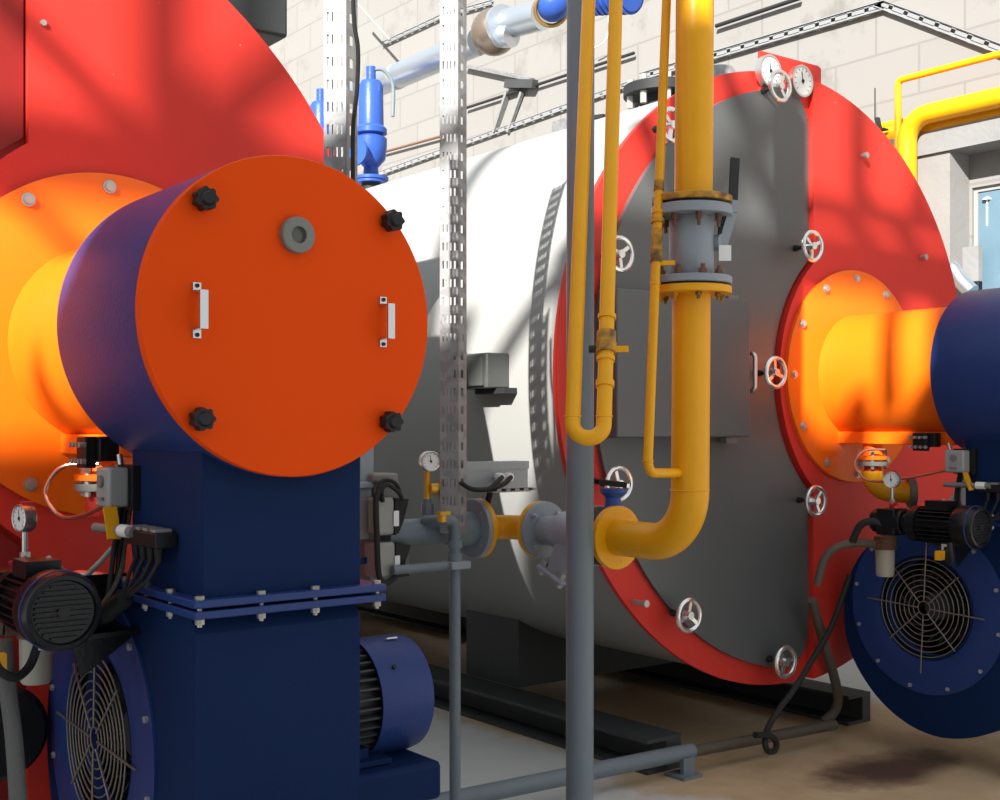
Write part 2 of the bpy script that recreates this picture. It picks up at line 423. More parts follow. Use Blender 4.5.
def make_boiler(cx, edge, label, doormat, second):
    b = thing('boiler', label, 'boiler', (cx, 5.6, 0))
    M().lathe((cx, 0, BZ), (0, 1, 0), [(1.16, 3.24), (1.222, 3.24), (1.222, 8.2), (1.15, 8.3), (0, 8.3)], 128).build('shell', SHELL, b)
    M().lathe((cx, 0, BZ), (0, 1, 0), [(0, 3.22), (1.25, 3.22), (1.25, 3.242), (1.1, 3.242)], 128).build('front_plate', RED, b)
    # cover panel over the burner side
    ec = math.acos(edge / 1.248); fc = ((4.49 if second else 1.265) - cx, .017); Rc = .612
    dz = math.sqrt(Rc ** 2 - (fc[0] - edge) ** 2); an = math.atan2(dz, edge - fc[0])
    poly = arc(cx, BZ, 1.248, -ec, ec, 70)
    poly += [(cx + p, BZ + q) for p, q in arc(fc[0], fc[1], Rc, an, 2 * PI - an, 40)]
    M().prism_y(poly, 3.18, 3.222).build('burner_panel', RED, b)
    # door
    Rd, dcx = 1.19, .096
    e2 = edge - .007; Rk = .628; dk = math.sqrt(Rk ** 2 - (fc[0] - e2) ** 2); ak = math.atan2(dk, e2 - fc[0])
    rr = .14
    def corner(sgn):
        # rounded corner between the door circle and the straight edge
        ccx = e2 - rr; ccz = math.sqrt((Rd - rr) ** 2 - (ccx - dcx) ** 2)
        a = math.atan2(ccz, ccx - dcx); return (ccx, sgn * ccz, a)
    k = corner(1)
    top = arc(k[0], k[1], rr, 0, k[2], 8)
    left = arc(dcx, 0, Rd, k[2], 2 * PI - k[2], 90)
    bot = arc(k[0], -k[1], rr, -k[2], 0, 8)
    cut = arc(fc[0], fc[1], Rk, 2 * PI - ak, ak, 40)
    poly = [(cx + p, BZ + q) for p, q in top + left + bot + cut]
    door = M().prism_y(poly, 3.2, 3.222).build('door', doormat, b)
    # lagging-cover plate over the door centre
    if second:
        bx = M().box(cx - 1.08, cx - .38, 3.095, 3.2, 1.264, 1.79).build('control_box', GREYDOOR, b, bevel=.006)
        M().beam((cx - .4, 3.16, 1.25), (cx - .46, 3.16, 1.25), .03, .02).build('latch', CAST, bx)
        M().beam((cx - .4, 3.16, 1.8), (cx - .46, 3.16, 1.8), .05, .02).build('latch', CAST, bx)
        for i, (px, py) in enumerate([(812.5, 246), (775.5, 372.5), (816, 501), (785.5, 662), (689, 615.5), (620, 254), (619, 484), (780, 86), (672, 125)]):
            q = P(px, py, y=3.111); handwheel(b, q.x, q.z, 3.2, spin=.4 + i * 1.3, out=.089)
        h = M(); q0 = P(755, 353, y=3.1); q1 = P(755, 391, y=3.1)
        h.tube(bend_path([(q0.x, 3.201, q0.z), (q0.x, 3.1, q0.z), (q1.x, 3.1, q1.z), (q1.x, 3.201, q1.z)], .02), .009)
        h.cyl((q0.x, 3.186, q0.z), (q0.x, 3.202, q0.z), .02).cyl((q1.x, 3.186, q1.z), (q1.x, 3.202, q1.z), .02)
        h.build('handle', STEEL, b)
        # gauge plate standing above the rim
        pl = [P(757, 52, y=3.225), P(757, 120, y=3.225), P(817, 120, y=3.225), P(817, 70, y=3.225), P(814, 67, y=3.225)]
        M().prism_y([(p.x, p.z) for p in pl], 3.204, 3.221).build('gauge_plate', RED, b)
        for px, py in ((771, 71), (803, 81)):
            q = P(px, py, y=3.175); dial_gauge(b, (q.x, 3.204, q.z), (0, -1, 0), .066, .03, 'thermometer')
        for x, z in ((2.80, 1.9), (3.1, .66), (4.42, 2.472), (4.86, 2.072)):
            M().cyl((x, 3.22, z), (x, 3.155, z), .010).cyl((x, 3.165, z), (x, 3.15, z), .013).build('hinge_pin', ZINC, b)
        # top nozzle with blind flange
        f = M().cyl((3.98, 3.95, 2.6), (3.98, 3.95, 2.84), .1, seg=32).cyl((3.98, 3.95, 2.82), (3.98, 3.95, 2.865), .175, seg=40).build('nozzle_flange', DARK, b)
        for k_ in range(8):
            a = k_ * PI / 4 + .2
            M().hexn((3.98 + .145 * math.cos(a), 3.95 + .145 * math.sin(a), 2.765), (0, 0, 1), .016, .13).build('flange_bolt', ZINC, f)
        M().lathe((3.98, 3.6, 2.68), (0, 0, 1), [(.13, 0), (.12, .1), (.06, .19), (.0, .2)], 24).build('vent_cone', GALV, b)
        # junction box on the shell side
        j = M().box(2.655, 2.76, 3.525, 3.75, 1.445, 1.575).build('junction_box', DARKGREY, b, bevel=.006)
        M().box(2.645, 2.657, 3.54, 3.735, 1.455, 1.565).build('lid', DARKGREY, j)
        M().box(2.70, 2.8, 3.48, 3.66, 1.425, 1.446).build('bracket', DARK, j)
    else:
        j = M().box(cx + .8, cx + 1.04, 3.4, 3.8, 2.52, 2.72).build('terminal_box', DARKBEAM, b, bevel=.01)
        M().box(cx + .82, cx + .95, 3.45, 3.75, 2.2, 2.53).build('bracket', DARK, j)
        for x, z in ((.985, 2.5), (1.42, 2.52), (.965, 2.34)):
            M().cyl((x, 3.18, z), (x, 3.172, z), .008, seg=10).build('screw', ZINC, b)
    # saddles and skid rails
    for y0, y1 in ((4.25, 4.65), (6.9, 7.3)):
        top = [(x, BZ - math.sqrt(1.222 ** 2 - (x - cx) ** 2) + .01) for x in [cx - .6 + 1.2 * i / 16 for i in range(17)]]
        M().prism_y([(cx - .6, .13), *top, (cx + .6, .13)], y0, y1).build('saddle', DARKBEAM, b)
    for x0, x1 in ((cx - .79, cx - .61), (cx + .43, cx + .587)):
        # channel section: web + two flanges open to the left
        m = M(); m.box(x0, x1, 3.24, 7.8, .115, .13); m.box(x0, x1, 3.24, 7.8, 0, .015); m.box(x0 + .1, x1, 3.24, 7.8, .015, .115)
        m.build('skid_rail', DARKBEAM, b)
    return b

make_boiler(3.98, .112, 'big cylindrical boiler with grey round door, cream shell and chrome handwheels, at the right', GREYDOOR, True)
make_boiler(.742, .187, 'red-fronted boiler cropped by the left edge, behind the orange drum cover', SHADEDRED, False)

# ================================================================== BURNERS
CX, CZ = 1.135, 1.519
def fan_radius(deg):
    tb = ((0, .375), (31, .411), (51, .43), (69, .456), (84, .479), (96, .494), (122, .511), (180, .525))
    for (a, ra), (b_, rb) in zip(tb, tb[1:]):
        if deg <= b_ + 1e-6: return ra + (rb - ra) * (deg - a) / (b_ - a)
    return tb[-1][1]
def make_burner():
    b = thing('burner', 'near burner with round orange front cover and black knobs, at the left', 'burner', (CX, 2.7, 0), 'burners bolted to the boiler fronts')
    fl = M().lathe((CX, 0, CZ), (0, 1, 0), [(.2, 3.162), (.447, 3.162), (.453, 3.165), (.453, 3.181), (.2, 3.181)], 96).build('mounting_flange', ORANGE, b)
    for k in range(12):
        a = math.radians(k * 30 + .5); x = CX + .4175 * math.cos(a); z = CZ + .4175 * math.sin(a)
        M().lathe((x, 3.162, z), (0, -1, 0), [(.018, 0), (.018, .004), (.012, .004), (.012, .012), (0, .013)], 14).build('bolt', ZINC, fl)
    # tube with shallow pressed rings
    prof = [(.262, 3.17)]
    for i in range(14):
        y = 3.15 - i * .04; prof += [(.262, y), (.2605, y - .02)]
    prof += [(.262, 2.6), (.24, 2.59)]
    M().lathe((CX, 0, CZ), (0, 1, 0), prof, 96).build('blast_tube', ORANGE, b)
    # flat ledge under the tube
    M().box(CX - .13, CX + .14, 2.62, 3.165, CZ - .287, CZ - .235).build('ledge', ORANGE, b, bevel=.004)
    # drum housing
    M().lathe((CX, 0, CZ), (0, 1, 0), [(.25, 2.61), (.305, 2.615), (.315, 2.608), (.317, 2.6), (.317, 2.155), (.30, 2.15)], 128).build('drum_housing', BLUE, b)
    cv = M().lathe((CX, 0, CZ), (0, 1, 0), [(.3165, 2.156), (.3168, 2.139), (.3145, 2.135), (0, 2.135)], 128).build('front_cover', COVERORANGE, b)
    for x, z in ((-.197, .207), (.215, .209), (-.203, -.203), (.212, -.207)):
        m = M(); u = 48
        pr = [(CX + x + (.0205 + .0022 * math.cos(7 * t)) * math.cos(t), CZ + z + (.0205 + .0022 * math.cos(7 * t)) * math.sin(t)) for t in [2 * PI * i / u for i in range(u)]]
        m.prism_y(pr, 2.105, 2.13); m.cyl((CX + x, 2.107, CZ + z), (CX + x, 2.098, CZ + z), .016, .011).cyl((CX + x, 2.13, CZ + z), (CX + x, 2.136, CZ + z), .012)
        m.build('star_knob', BLACK, cv, sharp=50)
    g = M().lathe((CX + .001, 2.135, CZ + .16), (0, -1, 0), [(.036, 0), (.036, .012), (.034, .014), (.017, .014), (.017, .004), (0, .004)], 40).build('sight_glass', CAST, cv)
    M().lathe((CX + .001, 2.135, CZ + .16), (0, -1, 0), [(0, .0045), (.016, .0045), (.0165, .002)], 30).build('lens', mat('sight_lens', (.13, .13, .11), .15), g)
    for x in (-.207, .2015):
        m = M(); h = .036; X = CX + x
        for s in (-1, 1):
            m.box(X - .008, X + .008, 2.131, 2.135, CZ + s * h - .008 + s * .008, CZ + s * h + .008 + s * .008)
            m.beam((X, 2.133, CZ + s * h), (X, 2.105, CZ + s * (h - .003)), .014, .004)
        m.box(X - .007, X + .009, 2.101, 2.106, CZ - h, CZ + h)
        hd = m.build('handle', STEEL, cv)
        for s in (-1, 1):
            M().cyl((X, 2.131, CZ + s * (h + .01)), (X, 2.128, CZ + s * (h + .01)), .004, seg=10).build('screw', BLACK, hd)
    M().cyl((CX + .02, 2.3, CZ + .315), (CX + .02, 2.3, CZ + .335), .012).build('lifting_eye', ZINC, b)
    # square duct, flange pair, fan scroll
    X0, X1, Y0, Y1 = .962, 1.314, 2.185, 2.55
    M().box(X0, X1, Y0, Y1, .97, 1.34).build('air_duct', BLUEDEEP, b, bevel=.003)
    up = M().box(X0 - .028, X1 + .045, Y0 - .03, Y1 + .03, .957, .972).build('duct_flange', BLUE, b, bevel=.002)
    M().box(X0 - .028, X1 + .045, Y0 - .03, Y1 + .03, .936, .951).build('duct_flange', BLUE, b, bevel=.002)
    pts = [(X0 - .012, Y0 - .015), ((X0 + X1) / 2 - .06, Y0 - .015), ((X0 + X1) / 2 + .06, Y0 - .015), (X1 + .03, Y0 - .015),
           (X0 - .014, Y0 + .12), (X0 - .014, Y0 + .25), (X0 - .014, Y1), (X1 + .03, Y0 + .18), (X1 + .03, Y1)]
    for x, y in pts:
        M().hexn((x, y, .972), (0, 0, 1), .009, .007).cyl((x, y, .92), (x, y, .975), .0045, seg=8).hexn((x, y, .925), (0, 0, 1), .009, .011).build('bolt', ZINC, up)
    # fan scroll: radius grows from the back over the bottom to the front, then the duct rises
    FY, FZ = 2.71, .6
    out = []
    n = 96
    for i in range(n):
        t = 2 * PI * i / n               # angle in (y,z): 0 = back (+y), going down then front
        cy, cz = math.cos(t), -math.sin(t)
        if t <= PI: r = fan_radius(math.degrees(t))
        else:
            # duct part: limited by front plane y=FY-.525, top z=.936 and back plane joining the scroll
            rf = .525 / max(1e-6, -cy) if cy < 0 else 9
            rt = (.936 - FZ) / max(1e-6, cz) if cz > 0 else 9
            r = min(rf, rt, 9)
            rb = .30 + (.375 - .30) * ((t - 1.5 * PI) / (.5 * PI)) if t > 1.5 * PI else 9
            if t > 1.5 * PI: r = max(min(rb, rt), .2)
            if r > .7: r = .62
        out.append((FY + cy * r, FZ + cz * r))
    XA, XB = .948, 1.312
    m = M()
    ri = .192
    va = [m.b.verts.new((XA, *p)) for p in out]; vb = [m.b.verts.new((XB, *p)) for p in out]
    inn = [(FY + ri * math.cos(2 * PI * i / n), FZ - ri * math.sin(2 * PI * i / n)) for i in range(n)]
    vi = [m.b.verts.new((XA, *p)) for p in inn]
    cc = m.b.verts.new((XB, FY, FZ))
    for i in range(n):
        j = (i + 1) % n
        m.b.faces.new([va[i], va[j], vb[j], vb[i]]); m.b.faces.new([va[i], vi[i], vi[j], va[j]]); m.b.faces.new([vb[i], vb[j], cc])
    m.build('fan_scroll', BLUEDEEP, b, sharp=30)
    # raised side ring with bolts, inlet bell, grille
    rg = M().lathe((XA, FY, FZ), (-1, 0, 0), [(.335, -.002), (.335, .006), (.30, .008), (.262, .008), (.24, .012), (.205, .004), (.188, -.03), (.186, -.06)], 72).build('inlet_ring', BLUE, b)
    for k in range(12):
        a = k * PI / 6 + .2
        M().hexn((XA - .006, FY + .315 * math.cos(a), FZ + .315 * math.sin(a)), (-1, 0, 0), .008, .008).build('bolt', ZINC, rg)
    M().lathe((XA + .05, FY, FZ), (1, 0, 0), [(.19, -.05), (.19, .2), (0, .2)], 48).build('inlet_cavity', CAVITYBLACK, b)
    m = M()
    for k in range(18):
        a = 2 * PI * k / 18
        m.obox((XA + .13, FY + .13 * math.cos(a), FZ + .13 * math.sin(a)), (1, 0, 0), (0, math.cos(a + .7), math.sin(a + .7)), (.06, .035, .0015))
    m.lathe((XA + .07, FY, FZ), (1, 0, 0), [(.0, 0), (.05, .0), (.06, .02), (.06, .12)], 30)
    m.build('fan_impeller', DARKBEAM, b)
    gr = M()
    for k in range(9): gr.torus((XA - .012, FY, FZ), (1, 0, 0), .026 + k * .0205, .0021, 56, 6)
    gr.build('inlet_grille', WIRE, b)
    sp = M()
    for k in range(8):
        a = k * PI / 4 + .05
        R_ = .255 if k % 2 == 0 else .2
        sp.cyl((XA - .015, FY + .026 * math.cos(a), FZ + .026 * math.sin(a)), (XA - .015, FY + R_ * math.cos(a), FZ + R_ * math.sin(a)), .0028, seg=6)
    sp.build('grille_spokes', WIRE, b)
    # fan motor on the far side
    mt_ = M()
    mt_.cyl((1.312, FY, FZ), (1.36, FY, FZ), .15, seg=48).cyl((1.34, FY, FZ), (1.66, FY, FZ), .115, seg=48)
    for k in range(36):
        a = 2 * PI * k / 36
        mt_.obox((1.5, FY + .127 * math.cos(a), FZ + .127 * math.sin(a)), (1, 0, 0), (0, math.cos(a), math.sin(a)), (.125, .014, .0025))
    mo = mt_.build('fan_motor', DARKBEAM, b)
    c_ = M().lathe((0, FY, FZ), (1, 0, 0), [(.146, 1.605), (.151, 1.605), (.151, 1.74), (.146, 1.762), (.13, 1.772), (0, 1.775)], 64).build('motor_cowl', BLUE, mo)
    M().obox((1.70, FY - .03, FZ + .149), (1, 0, 0), (0, 1, -.2), (.016, .012, .002)).build('label_plate', WHITE, c_)
    M().cyl((1.655, FY - .12, FZ + .093), (1.655, FY - .124, FZ + .096), .006, seg=8).build('screw', BLACK, c_)
    M().box(1.33, 1.63, FY - .15, FY + .15, .462, .475).box(1.36, 1.40, FY - .12, FY + .12, .475, .5).box(1.54, 1.58, FY - .12, FY + .12, .475, .5).build('motor_foot', BLUEDEEP, mo)
    M().box(1.314, 1.75, FY - .2, FY + .2, .36, .458).build('motor_base', BLUEDEEP, b, bevel=.015)
    M().box(.98, 1.28, 2.3, 2.36, 0, .14).build('stand', BLUEDEEP, b)
    # oil pump motor, end fan cover facing forward
    mx, my, mz = .757, 2.364, .943
    m = M(); m.cyl((mx, my + .07, mz), (mx, my + .25, mz), .052, seg=32)
    for k in range(24):
        a = 2 * PI * k / 24
        m.obox((mx + .058 * math.cos(a), my + .15, mz + .058 * math.sin(a)), (0, 1, 0), (math.cos(a), 0, math.sin(a)), (.075, .011, .0018))
    m.cyl((mx, my + .235, mz), (mx, my + .27, mz), .066, seg=32).cyl((mx, my + .27, mz), (mx, my + .31, mz), .045, .035, seg=24)
    m.box(mx - .04, mx + .03, my + .11, my + .2, mz + .055, mz + .09)
    pm = m.build('pump_motor', BLACKMETAL, b)
    c_ = M().lathe((mx, my, mz), (0, -1, 0), [(.072, -.085), (.077, -.07), (.077, -.01), (.071, .002), (.063, .004), (.06, -.004), (0, -.004)], 48).build('fan_cover', BLACKMETAL, pm)
    m = M()
    for k in range(11):
        z = -.05 + k * .01; hw = math.sqrt(max(0, .056 ** 2 - z * z)); m.box(mx - hw, mx + hw, my - .002, my + .004, mz + z - .0022, mz + z + .0022)
    m.cyl((mx, my - .003, mz), (mx, my + .003, mz), .012, seg=16)
    m.build('cover_slats', BLACK, c_)
    M().torus((mx, my + .02, mz), (0, 1, 0), .0775, .0022, 40, 8).build('trim_ring', BLUE, c_)
    M().box(mx - .012, mx + .012, my + .12, my + .15, mz - .09, mz - .06).build('cable_gland', WHITE, pm)
    # pump
    m = M(); m.cyl((mx, my + .31, mz), (mx, my + .44, mz), .045, seg=24).box(mx - .04, mx + .05, my + .33, my + .41, mz - .05, mz + .05).cyl((mx + .03, my + .37, mz), (mx + .09, my + .37, mz), .022)
    pu = m.build('oil_pump', BLACKMETAL, b, bevel=.004)
    M().tube(smooth_path([(mx + .08, my + .37, mz), (mx + .14, my + .33, mz + .03), (mx + .22, my + .2, mz + .02), (X0 + .01, my + .12, mz + .06)]), .011).build('oil_line', COPPER, pu)
    # bracket plate behind the motor
    M().box(mx + .07, X0 + .002, my + .1, my + .24, mz - .075, mz - .065).box(mx + .06, X0 + .002, my + .225, my + .235, mz - .08, mz + .04).prism_y([(mx + .06, mz - .078), (X0 - .005, mz - .078), (mx + .08, mz - .16)], my + .14, my + .146).build('pump_bracket', BLACKMETAL, b)
    # pressure gauge with shut-off and needle tube
    gx, gy, gz = .798, 2.758, 1.10
    g = dial_gauge(b, (gx + .012, gy, gz), (-.98, -.2, 0), .031, .028)
    M().cyl((gx, gy, gz - .03), (gx, gy, gz - .075), .007).cyl((gx, gy, gz - .075), (gx, gy, gz - .11), .012, seg=6).cyl((gx, gy, gz - .11), (gx, gy, gz - .16), .009, .006).build('gauge_stem', STEEL, g)
    M().obox((gx - .02, gy - .02, gz - .095), (1, 0, .3), (0, 1, 0), (.018, .006, .008)).build('shutoff_lever', REDTAG, g)
    M().obox((gx + .006, gy, gz + .033), (1, 0, 0), (0, 1, 0), (.014, .01, .003)).build('red_marker', REDTAG, g)
    # filter head and bowl, with hose loop
    fx, fy, fz = .84, 2.818, .79
    f = M().cyl((fx, fy, fz + .035), (fx, fy, fz + .085), .042, seg=24).cyl((fx - .07, fy, fz + .06), (fx + .05, fy, fz + .06), .018, seg=16).build('oil_filter', RUST, b)
    M().lathe((fx, fy, fz - .07), (0, 0, 1), [(0, 0), (.03, 0), (.035, .008), (.037, .105)], 28).build('filter_bowl', BOWL, f)
    M().tube(smooth_path([(fx - .07, fy, fz + .06), (fx - .13, fy + .03, fz + .065), (fx - .19, fy + .08, fz + .05), (fx - .22, fy + .12, fz + .0), (fx - .225, fy + .15, fz - .1)], 8), .016, 12).build('filter_hose', BRAIDED, f)
    M().tube(smooth_path([(mx - .02, my + .37, mz - .02), (mx - .05, my + .42, mz + .0), (mx - .07, my + .46, mz - .02), (mx - .075, my + .49, mz - .08)], 8), .014, 12).build('suction_hose', RUBBER, b)
    # terminal block under the ledge
    t = M().box(.905, .93, 2.68, 2.74, 1.21, 1.28).box(.93, .975, 2.66, 2.73, 1.225, 1.28).build('ignition_block', BLACK, b, bevel=.003)
    for k in range(4):
        M().cyl((.905, 2.745 - k * .022, 1.262), (.89, 2.745 - k * .022, 1.262), .006, seg=10).cyl((.905, 2.745 - k * .022, 1.225), (.895, 2.745 - k * .022, 1.225), .006, seg=10).build('terminal', ZINC, t)
    M().cyl((.96, 2.62, 1.24), (.96, 2.60, 1.18), .007).hexn((.96, 2.60, 1.2), (0, 0, -1), .01, .025).build('pipe_union', STEEL, b)
    # pilot burner / gas inlet parts beneath the ledge
    gxx, gyy, gzz = 1.06, 3.03, 1.168
    pi = M().lathe((gxx, gyy, gzz), (0, 0, 1), [(.0, .0), (.062, .0), (.062, .014), (.042, .018), (.036, .07), (.0, .08)], 36).build('gas_inlet', ORANGE, b)
    M().lathe((gxx, gyy, gzz - .026), (0, 0, 1), [(0, 0), (.062, 0), (.062, .018), (0, .018)], 36).build('inlet_flange', CAST, pi)
    M().cyl((gxx, gyy, gzz - .09), (gxx, gyy, gzz - .026), .035, seg=24).build('inlet_neck', RED, pi)
    for k in range(4):
        a = k * PI / 2 + .6
        M().hexn((gxx + .05 * math.cos(a), gyy + .05 * math.sin(a), gzz - .04), (0, 0, 1), .008, .078).build('bolt', ZINC, pi)
    M().tube(smooth_path([(1.03, 2.95, 1.21), (.96, 3.0, 1.205), (.925, 3.02, 1.155), (.925, 3.0, 1.115), (.945, 2.95, 1.083), (.95, 2.8, 1.10), (.935, 2.6, 1.14)], 8), .0055, 10).build('pilot_line', COPPER, b)
    # servo motor and air damper control
    sv = M().box(.90, .945, 2.52, 2.60, 1.13, 1.215).build('servo_motor', PLASTICGREY, b, bevel=.006)
    M().box(.945, .965, 2.5, 2.59, 1.125, 1.22).build('servo_bracket', BLACK, sv)
    M().cyl((.899, 2.56, 1.185), (.893, 2.56, 1.185), .013, seg=16).box(.894, .9, 2.545, 2.575, 1.145, 1.152).build('servo_dial', CAST, sv)
    M().obox((.9, 2.5, 1.1), (1, 0, 0), (0, .4, 1), (.014, .035, .003)).build('warning_strip', YELLOW, b)
    # connector block on the duct side
    cn = M().box(.915, .962, 2.3, 2.47, 1.06, 1.09).build('connector_block', BLACK, b, bevel=.003)
    m = M()
    for k in range(4): m.cyl((.93, 2.32 + k * .04, 1.06), (.93, 2.32 + k * .04, 1.03), .011, .008, seg=12)
    m.build('plug', BLACK, cn)
    M().cyl((.915, 2.42, 1.085), (.9, 2.60, 1.085), .01).build('sensor_stem', CAST, cn)
    M().cyl((.916, 2.44, 1.0855), (.911, 2.475, 1.0855), .0135).build('white_collar', WHITE, cn)
    for k in range(4):
        M().obox((.938, 2.33 + k * .04, 1.094), (1, 0, 0), (0, 1, 0), (.018, .012, .003)).build('terminal', ZINC, cn)
    # cables: from the plugs down in one bundle, and black hoses to the motor
    for k in range(4):
        M().tube(smooth_path([(.93, 2.32 + k * .04, 1.035), (.915, 2.34 + k * .035, .995), (.9, 2.4 + k * .012, .96), (.89, 2.45, .93)], 6), .0045, 8).build('wire', RUBBER, b)
    M().tube(smooth_path([(.895, 2.41, .955), (.885, 2.46, .925), (.87, 2.52, .89), (.84, 2.56, .87), (mx + .02, my + .18, mz - .06)], 8), .019, 12).build('cable_sleeve', RUBBER, b)
    for k, (dx, dz) in enumerate(((0, 0), (.012, -.01), (.022, .008))):
        M().tube(smooth_path([(.94 + dx, 2.56, 1.135), (.93 + dx, 2.57, 1.04), (.915 + dx, 2.55, .98 + dz), (.9, 2.53, .93 + dz), (.87 - dx, 2.5, .9)], 8), .006, 8).build('cable', (RUBBER, RUBBER, BRAIDED)[k], b)
    M().tube(smooth_path([(.93, 2.58, 1.04), (.9, 2.6, 1.0), (.86, 2.6, .975), (mx + .02, my + .16, mz + .09)], 8), .006, 8).build('cable', PLASTICGREY, b)
    M().tube(smooth_path([(mx - .01, my + .13, mz - .08), (mx - .03, my + .12, mz - .12), (mx - .07, my + .08, mz - .13), (mx - .11, my + .05, mz - .1), (mx - .12, my + .05, mz - .05)], 8), .009, 10).build('motor_cable', RUBBER, b)
    M().obox((mx - .1, my + .1, mz - .1), (1, .2, 0), (0, 1, 0), (.02, .012, .016)).build('yellow_tag', YELLOW, b)
    return b
burner = make_burner()
b2 = copy_tree(burner, 3.2268)
b2['label'] = 'far burner cut off by the right edge, with sunlit orange tube against the grey-doored boiler'

# the far burner also shows its yellow gas feed elbow
M().tube(bend_path([(1.06 + 3.2268, 3.03, 1.12), (1.06 + 3.2268, 3.03, 1.04), (1.16 + 3.2268, 2.93, 1.03)], .075, 12), .043, 24).build('gas_feed_elbow', YELLOW, b2)
mm = M(); q = Vector((1.16 + 3.2268, 2.93, 1.03)); mm.cyl(q, q + Vector((.02, -.019, 0)), .06, seg=32)
mm.build('feed_flange', CAST, b2)

# ================================================================== GAS LINE
def flange(parent, c, axis, R, t, mt_, nb=8, br=None, bolt=ZINC, r0=.0, bl=.02, phase=.2, bname='bolt', name='flange'):
    c = Vector(c); u, v, a = frame(axis)
    f = M().lathe(c, a, [(r0, 0), (R - .002, 0), (R, .002), (R, t - .002), (R - .002, t), (r0, t)], 48).build(name, mt_, parent)
    br = br or R * .8
    for k in range(nb):
        an = phase + 2 * PI * k / nb; q = c + (u * math.cos(an) + v * math.sin(an)) * br
        m = M(); m.hexn(q - a * bl * .5, a, R * .085, bl * .5 + .001).cyl(q - a * bl, q + a * (t + .001), R * .045, seg=8)
        m.build(bname, bolt, f)
    return f
GX, RY, PZ = 2.4, 2.275, .982
# yellow riser: flange (horizontal) -> elbow -> up to ball valve ; then above
def zat(py, d): return CAMH - (py - HY) / FPX * d
dR = GX * SN + RY * CN
zb1 = zat(290, dR); zb2 = zat(277, dR); zt2 = zat(216, dR); zt1 = zat(204, dR)
lean = .012
r_ = thing('gas_riser_pipe', 'thick yellow gas pipe elbowing up from the floor-level valves to the grey ball valve', 'pipe', (GX, RY, PZ))
M().tube([(GX, 2.56, PZ), (GX, 2.418, PZ)][:1] + bend_path([(GX, 2.55, PZ), (GX, RY, PZ), (GX + lean * .5, RY, zb1 - .01)], .143, 14), .0515, 40).build('pipe', YELLOW, r_)
flange(r_, (GX, 2.575, PZ), (0, -1, 0), .092, .02, YELLOW, 8, .072, YELLOW, .03, .03, bname='bolt')
flange(r_, (GX + lean * .5, RY, zb1 - .012), (0, 0, 1), .108, .02, YELLOW, 8, .083, YELLOWWORN, .03, .02)
M().torus((GX, RY, zat(490, dR)), (0, 0, 1), .0515, .0022, 40, 8).build('weld', YELLOW, r_)
r2 = thing('gas_drop_pipe', 'thick yellow gas pipe coming down from above onto the grey ball valve', 'pipe', (GX + lean, RY, zt1))
M().cyl((GX + .014, RY, zt1), (GX + .032, RY, 3.6), .0515, seg=40).build('pipe', YELLOW, r2)
flange(r2, (GX + lean * .7, RY, zt1), (0, 0, 1), .108, .018, YELLOWWORN, 8, .083, RUST, .03, .008)
# ball valve
v = thing('ball_valve', 'grey flanged ball valve with long lever and white tag between the thick yellow pipes', 'valve', (GX, RY, zb2 - .01))
M().lathe((GX + lean * .5, RY, zb2), (0, 0, 1), [(.056, 0), (.06, .01), (.06, zt2 - zb2 - .01), (.056, zt2 - zb2)], 40).build('body', GREYVALVE, v)
M().cyl((GX, RY, zb1 + .008), (GX, RY, zb1 + .014), .098, seg=40).build('gasket', RUBBER, v)
M().cyl((GX + lean * .7, RY, zt1 - .009), (GX + lean * .7, RY, zt1), .098, seg=40).build('gasket', RUBBER, v)
flange(v, (GX + lean * .5, RY, zb1 + .014), (0, 0, 1), .109, .02, GREYVALVE, 8, .083, RUST, .02, .004)
fb = flange(v, (GX + lean * .6, RY, zt2 - .002), (0, 0, 1), .109, zt1 - zt2 - .006, GREYVALVE, 8, .083, RUST, .02, .035)
for k in range(8):
    an = .2 + k * PI / 4 + .2; 
    M().hexn((GX + .083 * math.cos(an), RY + .083 * math.sin(an), zb2 + .0), (0, 0, 1), .012, .014).cyl((GX + .083 * math.cos(an), RY + .083 * math.sin(an), zb2), (GX + .083 * math.cos(an), RY + .083 * math.sin(an), zb2 + .026), .006, seg=8).build('bolt', RUST, v)
st = P(714, 242, d=dR - .01)
sx, sy, sz = st.x, st.y, st.z
M().cyl((GX + .05, RY - .01, sz), (sx + .02, sy - .01, sz), .022, seg=24).build('stem', GREYVALVE, v)
lv = [P(722, 246, d=dR), P(723, 226, d=dR), P(732, 212, d=dR), P(733, 200, d=dR), P(735, 158, d=dR)]
m = M()
for a_, b_ in zip(lv, lv[1:]): m.beam(a_, b_, .026, .007, up=(-.3, -1, 0))
lev = m.build('lever', DARK, v)
M().beam(lv[0], lv[2], .028, .009, up=(-.3, -1, 0)).beam(lv[2], lv[3], .028, .009, up=(-.3, -1, 0)).build('lever_root', GREYVALVE, lev)
a_ = P(719, 245, d=dR - .02); b_ = P(731, 261, d=dR - .02)
tg = P(725, 253, d=dR - .02)
lab(M().obox(tg, (.79, -.61, 0), (0, 0, 1), (.0165, .021, .0015)).build('tag_plate', WHITE, v), 'white rectangular tag')

